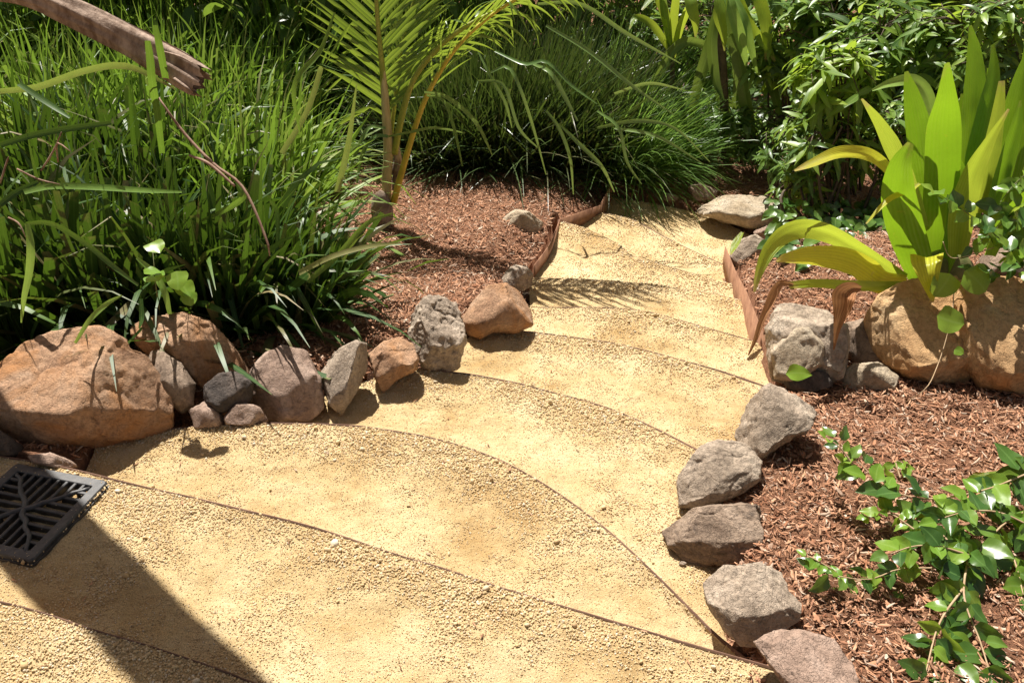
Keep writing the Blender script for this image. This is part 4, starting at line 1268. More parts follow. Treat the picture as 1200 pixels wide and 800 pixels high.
def frames(Dr, Nr, roll=None):
    X = norm(Dr)
    Z = norm(Nr - (Nr * X).sum(-1, keepdims=True) * X)
    Y = np.cross(Z, X)
    return np.stack([X, Y, Z], -1)          # columns

def leaves(parent, P, Dr, Nr, S, kind, mats, nparts, pname='leaf', mname='foliage', nk=4):
    """leaves at P along Dr; those that show largest become parts sharing a few meshes, the rest one part"""
    P, S = np.asarray(P, float), np.asarray(S, float)
    R = frames(np.asarray(Dr, float), np.asarray(Nr, float))
    n = len(P)
    kk = rng.integers(0, nk, n)
    mm = rng.integers(0, len(mats), n)
    tipc = P + R[..., 0] * S[:, None] * 0.5
    x, y, dp = cam_space(tipc)
    ok = (x > -10) & (x < 1210) & (y > -10) & (y < 810)
    score = np.where(ok, S / dp, 0) * (1 + 0.0 * x)
    # nearer to the viewer than the plant's middle first
    score = score * np.where(dp < np.median(dp), 1.3, 1.0)
    o = np.argsort(-score)
    own = [k for k in o[:nparts] if score[k] > 0]
    for k in own:
        ob = bpy.data.objects.new(pname, tmesh(kind, int(kk[k]), mats[mm[k]]))
        COL.objects.link(ob)
        ob.parent = parent
        ob.matrix_parent_inverse = Matrix.Translation(-Vector(parent.location))
        m = np.eye(4)
        m[:3, :3] = R[k] * S[k]
        m[:3, 3] = P[k]
        ob.matrix_basis = Matrix(m.tolist())
    rest = np.setdiff1d(np.arange(n), own)
    for mi, mt in enumerate(mats):
        sel = rest[mm[rest] == mi]
        if not len(sel): continue
        Vs, Fs, ac_, al_, rn_, off = [], [], [], [], [], 0
        for k in range(nk):
            s2 = sel[kk[sel] == k]
            if not len(s2): continue
            V, ac, al, F = templ(kind, k)
            VV_ = np.einsum('nij,vj->nvi', R[s2], V) * S[s2][:, None, None] + P[s2][:, None, :]
            Vs.append(VV_.reshape(-1, 3))
            Fs.append((F[None] + (np.arange(len(s2)) * len(V))[:, None, None]).reshape(-1, 4) + off)
            off += len(V) * len(s2)
            ac_.append(np.tile(ac, len(s2))); al_.append(np.tile(al, len(s2))); rn_.append(np.repeat(rng.random(len(s2)), len(V)))
        me = mesh_np(mname, np.vstack(Vs), np.vstack(Fs), {'across': np.concatenate(ac_), 'along': np.concatenate(al_), 'rnd': np.concatenate(rn_)})
        tag(link(mname, me, parent, mt), kind='stuff')

def tube(name, P, R, mat, parent=None, ns=8, n=20, rough=0.0, flat=1.0):
    P = np.asarray(P, float)
    Q = resample(np.c_[P, np.broadcast_to(np.asarray(R, float), (len(P),))], n)
    V, F4, F3 = tube_arrays(Q[:, :3], Q[:, 3], ns, flat=flat, rough=rough)
    return link(name, mesh_np(name, V, [F4, F3]), parent, mat)

# ------------------------------------------------------------------ dry palm sheath lying on the grass
sh = empty('dry_palm_sheath', D(120, 45, 2.95), 'dry brown palm sheath lying across the grass at the upper left, ragged at its tip', 'dead branch')
P = [D(-420, -150, 2.9), D(-200, -70, 2.92), D(-60, -25, 2.95), D(30, -8, 2.95), D(75, 12, 2.93), D(130, 38, 2.9), D(185, 67, 2.86), D(222, 88, 2.83), D(234, 94, 2.82)]
Rr = np.array([0.05, 0.05, 0.046, 0.042, 0.042, 0.043, 0.048, 0.054, 0.05])
Q = resample(np.c_[np.array(P), Rr], 90)
ns = 40
T = norm(np.gradient(Q[:, :3], axis=0))
vd = norm(Q[:, :3] - [0, 0, CAM_H])
A = norm(np.cross(T, vd)); B_ = np.cross(T, A)
th = np.linspace(0, 2 * math.pi, ns, endpoint=False)
s_ = np.linspace(0, 1, 90)
fl = fbm(np.stack(np.broadcast_arrays(np.cos(th)[None] * 2.2, np.sin(th)[None] * 2.2, s_[:, None] * 3.0), -1), 4)
groove = -0.16 * np.exp(-((np.sin(th - 0.4 - 0.5 * s_[:, None] * 2)) / 0.12) ** 2) * (np.cos(th - 0.4) > 0)
rr_ = Q[:, 3:4] * (1 + 0.55 * fl + groove)
V = Q[:, None, :3] + rr_[..., None] * (np.cos(th)[None, :, None] * A[:, None] + 0.55 * np.sin(th)[None, :, None] * B_[:, None])
jag = (rng.random(ns) - 0.4) * 0.05
V[-1] += T[-1] * jag[:, None]
V[-2] += T[-1] * jag[:, None] * 0.5
me = mesh_np('sheath', V.reshape(-1, 3), [np.vstack([grid_faces(90, ns)[:, ::1], np.stack([np.arange(89) * ns + ns - 1, np.arange(89) * ns, np.arange(1, 90) * ns, np.arange(1, 90) * ns + ns - 1], -1)])])
link('sheath', me, sh, M['driftwood'])
tube('loose_fibre', [D(190, 60, 2.8), D(210, 66, 2.78), D(226, 74, 2.77)], [0.006, 0.008, 0.003], M['driftwood'], sh, flat=0.4)
tube('loose_fibre', [D(205, 92, 2.8), D(222, 104, 2.79), D(226, 111, 2.79)], [0.016, 0.02, 0.004], M['driftwood'], sh, flat=0.3)

st = empty('broken_stalk', W(330, 345, -0.1), 'long dry reddish stalk leaning through the grass below the sheath tip', 'stalk', 'dry stalks in the left grass')
tube('stalk', [D(186, 115, 2.75), D(215, 155, 2.7), D(250, 192, 2.62), D(285, 220, 2.55), D(312, 280, 2.45), D(316, 300, 2.42)], [0.003, 0.0045, 0.005, 0.0045, 0.004, 0.002], M['dry_stalk'], st, 6)
tube('side_stalk', [D(222, 182, 2.64), D(245, 192, 2.6), D(275, 218, 2.55)], [0.004, 0.005, 0.004], M['dry_stalk'], st, 6)
st = empty('broken_stalk', W(40, 330, 0), 'bundle of short dry stalks at the left edge below the pale grass blade', 'stalk', 'dry stalks in the left grass')
for a in ([(0, 215, 2.5), (8, 190, 2.52), (10, 184, 2.5)], [(20, 198, 2.5), (45, 210, 2.48), (70, 216, 2.45)], [(48, 200, 2.5), (62, 178, 2.52), (72, 155, 2.52)], [(68, 190, 2.5), (67, 168, 2.5), (83, 178, 2.48)], [(10, 255, 2.4), (22, 262, 2.38), (30, 278, 2.36)]):
    tube('stalk', [D(*q) for q in a], [0.003, 0.003, 0.0015], M['dry_stalk'], st, 5, 8)

wd_ = empty('seedling', W(185, 385, -0.09), 'small green seedling with round leaves between grass and boulder', 'plant')
tube('stem', [W(190, 385, -0.09), D(182, 330, 2.2), D(179, 292, 2.25)], [0.002, 0.0016, 0.0012], M['stem_green'], wd_, 5, 8)
P = np.array([D(176, 285, 2.22), D(180, 322, 2.2), D(205, 318, 2.18), D(213, 330, 2.18), D(222, 342, 2.16), D(188, 318, 2.2)])
leaves(wd_, P, np.array([[0.6, -0.6, -0.1], [0.5, -0.7, 0.1], [0.3, -0.7, -0.5], [0.6, -0.6, -0.6], [0.2, -0.7, -0.6], [-0.5, -0.6, 0.2]]), np.array([[0, -0.2, 1.0]] * 6), [0.055, 0.06, 0.06, 0.055, 0.045, 0.05], 'heart', [M['creeper_young']], 6)

# ------------------------------------------------------------------ young coconut palm
pb = W(455, 262, -0.36)
palm = empty('coconut_palm', pb, 'young coconut palm with yellow stalks growing from a husk in the mulch', 'palm')
PY = pb[1]
# husk of the nut
V, F = ico(4)
hx = pb + np.array([-0.02, -0.04, 0.085])
Vh = V * np.array([0.055, 0.05, 0.115]) * (1 + 0.10 * fbm(V * 2.2, 3))[:, None]
Vh[:, 2] += 0.0
link('coconut_husk', mesh_np('coconut_husk', Vh + hx, F), palm, M['husk'])
tube('stem', [pb + [0, 0, 0.02], D(453, 215, PY), D(455, 180, PY), D(453, 140, PY), D(450, 100, PY), D(447, 68, PY)], [0.022, 0.025, 0.024, 0.022, 0.017, 0.009], M['petiole_base'], palm, 12, 24, rough=0.12)
tube('stem', [D(462, 222, PY + 0.01), D(466, 190, PY + 0.02), D(463, 160, PY + 0.02)], [0.012, 0.022, 0.01], M['husk'], palm, 10, 12, rough=0.6)

def frond(pts, rmat, nl, Lmax, fwd, Sref, t0=0.25, t1=1.0, droop=0.6, wl=0.022, r0=0.014, both=(1, -1), flip=0.0, label=None, lenpow=0.6, yellow=0.0, lift=0.0):
    P = resample([D(*p) for p in pts], 60)
    T = norm(np.gradient(P, axis=0))
    root = tube('frond', P[::2], np.linspace(r0, 0.0025, 30), rmat, palm, 8, 36)
    if label: root['label'] = label
    for sgn in both:
        for k in range(nl):
            f = t0 + (t1 - t0) * (k + 0.5 * (sgn > 0)) / nl
            i = min(int(f * 59), 59)
            S = norm(Sref - (Sref @ T[i]) * T[i]) * sgn
            up = np.cross(T[i], S) * sgn
            fw = fwd + 0.5 * f
            d = norm(T[i] * fw + S * 1.0 + up * (lift + 0.12 * rng.normal()))
            L = Lmax * (0.45 + 0.55 * math.sin(math.pi * min(1, (f - t0) / (1 - t0) * 0.85 + 0.15)) ** lenpow) * rng.uniform(0.9, 1.08)
            B = blades(P[i][None], d[None], L, wl * (1 - 0.45 * f), droop * rng.uniform(0.7, 1.4), 8, 1.0, S=np.array([T[i]]), fold=0.35, tipw=0.06)
            link('leaflet', blades_mesh('leaflet', B), root, M['palm_leaf'])
    return root
X_ = np.array([1.0, 0, 0])
# upright fan whose leaflets rise to the left and right
frond([(455, 160, PY), (450, 110, PY), (447, 70, PY), (443, 30, PY + .02), (438, -40, PY + .05), (430, -110, PY + .1), (425, -170, PY + .15)], M['rachis_green'], 38, 0.46, 0.8, norm([1, 0.15, 0.0]), t0=0.10, droop=0.22, wl=0.023, r0=0.018, label='upright green frond fanning to the left')
# green arching frond to the upper right
frond([(462, 180, PY), (470, 140, PY), (484, 95, PY), (508, 62, PY - .01), (540, 35, PY - .02), (590, 8, PY + .02), (650, -22, PY + .08), (710, -35, PY + .12)], M['rachis_green'], 26, 0.28, 1.1, norm([0.05, -0.45, 0.8]), t0=0.36, droop=0.8, wl=0.018, r0=0.019, label='green frond arching to the upper right')
# yellow stalk leaving the ground, front right
frond([(461, 238, PY - .03), (470, 205, PY - .04), (483, 160, PY - .05), (497, 120, PY - .06), (515, 85, PY - .07), (540, 50, PY - .08), (580, 15, PY - .02), (630, -15, PY + .02), (690, -40, PY + .06)], M['rachis_yellow'], 22, 0.32, 0.8, norm([-0.10, -0.72, 0.3]), t0=0.42, droop=0.3, wl=0.018, r0=0.019, label='frond on a bright yellow stalk leaning to the right')
frond([(458, 160, PY + .02), (464, 110, PY + .03), (470, 60, PY + .06), (482, 10, PY + .1), (500, -50, PY + .15)], M['rachis_green'], 20, 0.30, 1.1, norm([0.8, -0.3, 0.2]), t0=0.25, droop=0.3, wl=0.022, r0=0.012, label='short frond standing behind the others')
# small hanging basal leaflets
for pts in ([(455, 160, PY - .05, 6), (440, 160, PY - .08, 9), (425, 180, PY - .1, 9), (418, 215, PY - .12, 4)], [(452, 150, PY - .05, 5), (432, 150, PY - .1, 8), (418, 178, PY - .12, 8), (405, 210, PY - .13, 3)],
            [(497, 108, PY - .18, 5), (520, 112, PY - .2, 9), (545, 130, PY - .22, 9), (562, 150, PY - .24, 8), (577, 182, PY - .25, 3)], [(500, 112, PY - .18, 4), (520, 118, PY - .2, 7), (532, 150, PY - .22, 7), (542, 195, PY - .23, 3)],
            [(455, 160, PY - .06, 4), (480, 155, PY - .08, 6), (510, 150, PY - .1, 6), (545, 156, PY - .12, 3)]):
    ribbon('leaflet', pts, M['blade_shiny'], palm, twist=30, fold=0.35, wmul=0.6)

# ------------------------------------------------------------------ dark tussocks in the middle
gC = 'tussocks between palm and shrubs'
CG = [
    (520, 185, 0.30, 1200, (0.55, 0.9), (-0.05, 0, 0), 'grass_centre', 'shaded dark tussock directly behind the palm'),
    (600, 182, 0.34, 1900, (0.65, 1.05), (0.15, 0, 0), 'grass_centre', 'big dark tussock behind the lone pale stone'),
    (675, 180, 0.30, 1700, (0.6, 1.0), (0.22, 0, 0), 'grass_centre', 'spiky tussock leaning right above the top of the path'),
    (640, 120, 0.45, 1500, (0.8, 1.25), (0.12, 0, 0), 'grass_centre', 'tall tussock behind the big dark one'),
    (520, 120, 0.45, 1000, (0.8, 1.25), (0, 0, 0), 'grass_sunny', 'tall tussock behind the palm fronds'),
    (740, 140, 0.34, 1000, (0.6, 1.05), (0.2, 0, 0), 'fine_light', 'pale fine leaved tussock left of the drooping strap plant'),
    (742, 190, 0.24, 1100, (0.4, 0.78), (0.4, -0.15, 0), 'fine_light', 'pale fine tussock reaching over the far mulch'),
]
for k, (px, py, r, n, Lr, lean, mt, lab) in enumerate(CG):
    b = W(px, py, -0.52)
    clump(b[:2], r, n, Lr, (0.007, 0.013) if mt != 'fine_light' else (0.005, 0.010), 36, (0.1, 1.1) if mt == 'grass_centre' else (0.3, 1.6), M[mt], 40, lab, 'grass', gC, lean=lean, flatcut=0.4 if mt == 'grass_centre' else 0.0, name='tussock')
ar = empty('tussock', W(650, 190, -0.5), 'long drooping bright blades hanging out of the big dark tussock', 'grass', gC)
for pts in ([(580, 60, 4.6, 4), (615, 75, 4.5, 7), (640, 72, 4.45, 7), (670, 100, 4.4, 7), (700, 122, 4.35, 2)],
            [(625, 75, 4.5, 5), (645, 85, 4.4, 8), (660, 110, 4.36, 9), (677, 142, 4.32, 3)],
            [(575, 85, 4.4, 4), (595, 78, 4.35, 7), (610, 105, 4.3, 7), (625, 150, 4.3, 6), (640, 205, 4.3, 2)],
            [(640, 130, 4.3, 4), (655, 150, 4.25, 7), (668, 185, 4.2, 6), (672, 228, 4.2, 2)],
            [(655, 145, 4.3, 4), (680, 170, 4.25, 8), (705, 195, 4.2, 7), (720, 225, 4.2, 2)],
            [(700, 130, 4.3, 5), (725, 150, 4.25, 8), (735, 190, 4.2, 7), (752, 216, 4.2, 2)],
            [(630, 5, 4.8, 5), (680, 5, 4.7, 8), (735, 40, 4.6, 8), (798, 75, 4.5, 2)],
            [(640, 30, 4.6, 5), (690, 60, 4.5, 8), (740, 100, 4.4, 7), (790, 135, 4.4, 2)],
            [(700, 150, 4.4, 5), (745, 142, 4.3, 8), (790, 150, 4.25, 5), (832, 190, 4.2, 2)],
            [(720, 110, 4.5, 5), (760, 98, 4.4, 7), (800, 105, 4.35, 2)],
            [(720, 150, 4.4, 5), (770, 160, 4.3, 7), (825, 193, 4.3, 2)],
            [(560, 95, 4.4, 4), (590, 100, 4.35, 6), (608, 150, 4.3, 6), (632, 175, 4.3, 2)],
            [(560, 60, 4.5, 3), (575, 90, 4.4, 6), (592, 120, 4.35, 6), (600, 150, 4.35, 2)]):
    ribbon('leaf_blade', pts, M['blade_shiny'], ar, twist=random.uniform(-40, 40), fold=0.3, wmul=0.6)

# ------------------------------------------------------------------ drooping strap leaved plants behind
dp_ = empty('strap_leaved_plant', W(850, 196, -0.62), 'tall plant with broad pale straps hanging down, behind the far end of the path', 'plant')
tube('stem', [W(850, 196, -0.63), D(848, 100, 5.35), D(842, 0, 5.4), D(840, -60, 5.45)], [0.03, 0.028, 0.022, 0.015], M['stem_dark'], dp_, 8)
SD = [
    ([(838, -40, 5.4, 10), (812, -15, 5.3, 17), (810, 5, 5.22, 18), (815, 25, 5.2, 12), (815, 44, 5.2, 2)], 'lily_half'),
    ([(840, -40, 5.4, 12), (845, -5, 5.25, 20), (843, 20, 5.2, 19), (848, 40, 5.18, 12), (849, 60, 5.18, 2)], 'lily_half'),
    ([(845, -40, 5.4, 10), (856, 5, 5.2, 15), (868, 45, 5.15, 16), (875, 78, 5.15, 4)], 'blade_bright'),
    ([(850, -20, 5.35, 10), (872, 20, 5.2, 12), (880, 55, 5.15, 12), (887, 86, 5.15, 3)], 'blade_bright'),
    ([(855, -30, 5.4, 10), (880, 30, 5.25, 13), (897, 52, 5.2, 13), (908, 72, 5.18, 3)], 'lily_half'),
    ([(870, -40, 5.4, 14), (885, -10, 5.3, 18), (893, 10, 5.25, 20), (899, 40, 5.2, 16), (898, 70, 5.2, 5)], 'lily_half'),
    ([(890, -40, 5.4, 14), (905, -5, 5.3, 18), (912, 15, 5.25, 14), (915, 34, 5.25, 2)], 'strap_dark'),
    ([(850, -10, 5.4, 12), (835, 40, 5.3, 16), (838, 90, 5.25, 14), (848, 118, 5.2, 3)], 'strap_dark'),
    ([(852, -10, 5.45, 14), (862, 50, 5.35, 20), (870, 100, 5.3, 20), (880, 150, 5.3, 14), (885, 190, 5.3, 4)], 'strap_dark'),
    ([(848, 0, 5.5, 14), (830, 60, 5.4, 18), (815, 110, 5.4, 14), (808, 150, 5.4, 4)], 'strap_dark'),
    ([(860, 0, 5.5, 14), (890, 60, 5.4, 20), (908, 110, 5.4, 16), (916, 150, 5.4, 4)], 'strap_dark'),
    ([(845, 60, 5.5, 10), (845, 110, 5.4, 18), (868, 150, 5.35, 16), (890, 175, 5.3, 4)], 'strap_dark'),
    ([(850, 30, 5.5, 14), (866, 80, 5.42, 20), (862, 140, 5.4, 16), (858, 185, 5.4, 4)], 'strap_dark'),
    ([(835, 55, 5.5, 10), (800, 50, 5.5, 14), (775, 80, 5.5, 12), (765, 110, 5.5, 3)], 'strap_dark'),
]
for k, (pts, mt) in enumerate(SD):
    ribbon('leaf', pts, M[mt], dp_, nac=4, twist=25 * math.sin(k * 1.7), fold=0.3, ripple=0.08, seed=k)
dq = empty('strap_leaved_plant', W(790, 190, -0.62), 'small upright strap plant at the top edge, left of the hanging pale straps', 'plant')
for k, pts in enumerate(([(785, 60, 5.6, 8), (780, 20, 5.6, 14), (768, -5, 5.6, 14), (752, 12, 5.5, 3)], [(790, 60, 5.6, 8), (790, 20, 5.6, 13), (795, -20, 5.6, 10)], [(787, 60, 5.6, 8), (778, 10, 5.6, 12), (775, -40, 5.6, 6)], [(788, 70, 5.6, 8), (798, 30, 5.55, 12), (812, 0, 5.5, 10), (820, -20, 5.5, 3)], [(786, 60, 5.6, 8), (765, 30, 5.6, 12), (745, 20, 5.6, 8), (738, 34, 5.5, 2)])):
    ribbon('leaf', pts, M['lily_half'] if k != 2 else M['strap_dark'], dq, nac=3, twist=20, fold=0.3)
tube('stem', [W(790, 190, -0.63), D(788, 120, 5.6), D(788, 55, 5.6)], [0.02, 0.018, 0.014], M['stem_dark'], dq, 8)

# ------------------------------------------------------------------ shrubs with lance shaped leaves
def shrub(px, py, Y, rx, ry, rz, nw, Ls, mats, nparts, base, label, group, per=(7, 12), kind='lance', cat='shrub', droop=0.35, name='leafy_shrub', up=0.35):
    """whorls of leaves at the tips of twigs filling a rounded volume; (px,py,Y) is the middle of the crown"""
    C = D(px, py, Y)
    root = empty(name, (base[0], base[1], ground_z(base[0], base[1])), label, cat, group)
    d = norm(rng.normal(size=(nw, 3)))
    rr_ = rng.uniform(0.45, 1.0, nw) ** 0.6
    tips = C + d * rr_[:, None] * np.array([rx, ry, rz]) * (1 + 0.25 * fbm(d * 1.7 + px, 2))[:, None]
    gz = bed_z(tips[:, :2])
    tips[:, 2] = np.maximum(tips[:, 2], gz + 0.05)
    b = np.array(root.location)
    parts = []
    mains = C + norm(rng.normal(size=(7, 3))) * np.array([rx, ry, rz]) * 0.45
    for m_ in mains:
        bb = b + np.append(rng.normal(0, 0.07, 2), 0)
        parts.append(tube_arrays(resample(np.array([bb, (bb * 0.5 + m_ * 0.5) + rng.normal(0, 0.04, 3), m_]), 8), np.linspace(0.010, 0.005, 8), 5))
    for t in tips:
        j_ = mains[int(np.argmin(((mains - t) ** 2).sum(1)))]
        Q = resample(np.array([j_, (j_ + t) / 2 + rng.normal(0, 0.02, 3) + [0, 0, 0.03], t]), 6)
        parts.append(tube_arrays(Q, np.linspace(0.005, 0.002, 6), 4))
    V, F = join_arrays(parts)
    tag(link('twigs', mesh_np('twigs', V, F), root, M['stem_dark']), kind='stuff')
    P, Dr, Nr, S = [], [], [], []
    for k, t in enumerate(tips):
        m = rng.integers(*per)
        ax = norm(norm(t - C) * 0.6 + np.array([0, 0, up + 0.3]) + rng.normal(0, 0.2, 3))
        e1 = norm(np.cross(ax, [0.3, 0.2, 0.9])); e2 = np.cross(ax, e1)
        s0 = rng.uniform(*Ls)
        for q in range(m):
            a = q * 2.4 + rng.normal(0, 0.25)
            o_ = e1 * math.cos(a) + e2 * math.sin(a)
            el = rng.uniform(-0.3, 0.7)
            dd = norm(o_ + ax * el + np.array([0, 0, -droop]) * rng.random())
            P.append(t - ax * rng.uniform(0, 0.06)); Dr.append(dd); Nr.append(ax + np.array([0, 0, 0.6]) + rng.normal(0, 0.25, 3)); S.append(s0 * rng.uniform(0.65, 1.1))
    leaves(root, P, Dr, Nr, S, kind, mats, nparts)
    return root
gS = 'shrubs behind the path and the lily'
ML, MD = [M['mango_light'], M['mango_dark']], [M['mango_dark'], M['mango_dark'], M['mango_light']]
shrub(985, 90, 4.35, 0.26, 0.25, 0.16, 34, (0.13, 0.19), [M['mango_light']], 150, W(985, 270, -0.45)[:2], 'bright lime green shrub with whorled leaves left of the upright lily leaves', gS)
shrub(975, 150, 4.2, 0.24, 0.22, 0.16, 34, (0.12, 0.18), ML, 150, W(960, 280, -0.45)[:2], 'yellow green shrub with hanging narrow leaves over the far rocks', gS)
shrub(955, 205, 4.25, 0.26, 0.2, 0.16, 40, (0.08, 0.13), MD, 90, W(950, 290, -0.45)[:2], 'low dark leafy shrub above the flat pale rock', gS)
shrub(1060, 60, 4.7, 0.42, 0.3, 0.30, 110, (0.12, 0.18), ML, 130, W(1060, 250, -0.45)[:2], 'dark glossy shrub behind the middle of the lily', gS)
shrub(1000, 20, 5.2, 0.40, 0.35, 0.28, 90, (0.13, 0.2), ML, 110, W(1000, 220, -0.5)[:2], 'tall dark shrub at the top edge above the lime green shrub', gS)
shrub(1150, 50, 4.5, 0.38, 0.3, 0.32, 80, (0.12, 0.18), ML, 120, W(1150, 250, -0.4)[:2], 'green shrub behind the tallest lily leaves, at the top right', gS)
shrub(1170, 150, 4.1, 0.35, 0.25, 0.25, 60, (0.09, 0.14), MD, 60, W(1190, 290, -0.3)[:2], 'dark shrub behind the right part of the lily', gS)
shrub(1070, 160, 4.2, 0.32, 0.22, 0.26, 70, (0.09, 0.14), MD, 60, W(1060, 290, -0.35)[:2], 'dark shrub in the shade directly behind the lily', gS)
shrub(925, 40, 5.4, 0.34, 0.3, 0.30, 90, (0.12, 0.18), ML, 60, W(925, 200, -0.6)[:2], 'leafy shrub between the hanging straps and the lime shrub', gS)
shrub(1100, -30, 5.6, 0.6, 0.4, 0.4, 130, (0.13, 0.2), ML, 60, W(1100, 180, -0.5)[:2], 'sunlit shrub along the top edge above the lily', gS)
shrub(800, 40, 6.2, 0.45, 0.35, 0.45, 150, (0.07, 0.11), ML, 30, W(800, 150, -0.65)[:2], 'small leaved shrub behind the strap plant', gS)
shrub(700, -10, 6.6, 0.6, 0.4, 0.5, 140, (0.08, 0.12), ML, 20, W(700, 120, -0.65)[:2], 'background shrub above the pale tussock', gS)
shrub(800, 130, 5.6, 0.30, 0.2, 0.22, 60, (0.04, 0.07), [M['mango_light']], 0, W(800, 190, -0.62)[:2], 'low fine leaved shrub in front of the hanging straps', gS)

# far hedge: one mass that closes the view
n = 15000
a = np.where(rng.random(n) < 0.4, rng.uniform(-7, 0, n), rng.uniform(-7, 7, n))
P = np.c_[a, 7.4 - 0.5 * (a < -1) + 0.5 * rng.normal(size=n) + 0.03 * a * a, -0.7 + 2.3 * rng.random(n) ** 0.8]
Dr = norm(rng.normal(size=(n, 3)) + [0, -0.5, -0.3])
hed = bpy.data.meshes.new('x')
V, ac, al, F = templ('lance', 0)
S = rng.uniform(0.14, 0.26, n)
R = frames(Dr, rng.normal(size=(n, 3)) * 0.5 + [0, -0.5, 1])
VV_ = np.einsum('nij,vj->nvi', R, V * [1, 1.7, 1]) * S[:, None, None] + P[:, None, :]
me = mesh_np('hedge', VV_.reshape(-1, 3), (F[None] + (np.arange(n) * len(V))[:, None, None]).reshape(-1, 4), {'rnd': np.repeat(rng.random(n), len(V)), 'across': np.tile(ac, n), 'along': np.tile(al, n)})
tag(link('hedge_foliage', me, None, M['hedge']), kind='stuff')

n = 7000
a = rng.uniform(-5, 5, n)
y_ = rng.uniform(5.5, 7.6, n)
k_ = ~((np.abs(a + 0.2) < 1.1) & (y_ < 5.9))
a, y_ = a[k_], y_[k_]
n = len(a)
P = np.c_[a, y_, bed_z(np.c_[a, y_]) + 0.02 + 0.28 * rng.random(n)]
S = rng.uniform(0.08, 0.16, n)
R = frames(norm(rng.normal(size=(n, 3)) * [1, 1, 0.4] + [0, -0.5, 0.1]), rng.normal(size=(n, 3)) * 0.4 + [0, -0.3, 1])
VV_ = np.einsum('nij,vj->nvi', R, V * [1, 1.7, 1]) * S[:, None, None] + P[:, None, :]
me = mesh_np('undergrowth', VV_.reshape(-1, 3), (F[None] + (np.arange(n) * len(V))[:, None, None]).reshape(-1, 4), {'rnd': np.repeat(rng.random(n), len(V)), 'across': np.tile(ac, n), 'along': np.tile(al, n)})
tag(link('undergrowth', me, None, M['hedge']), kind='stuff')

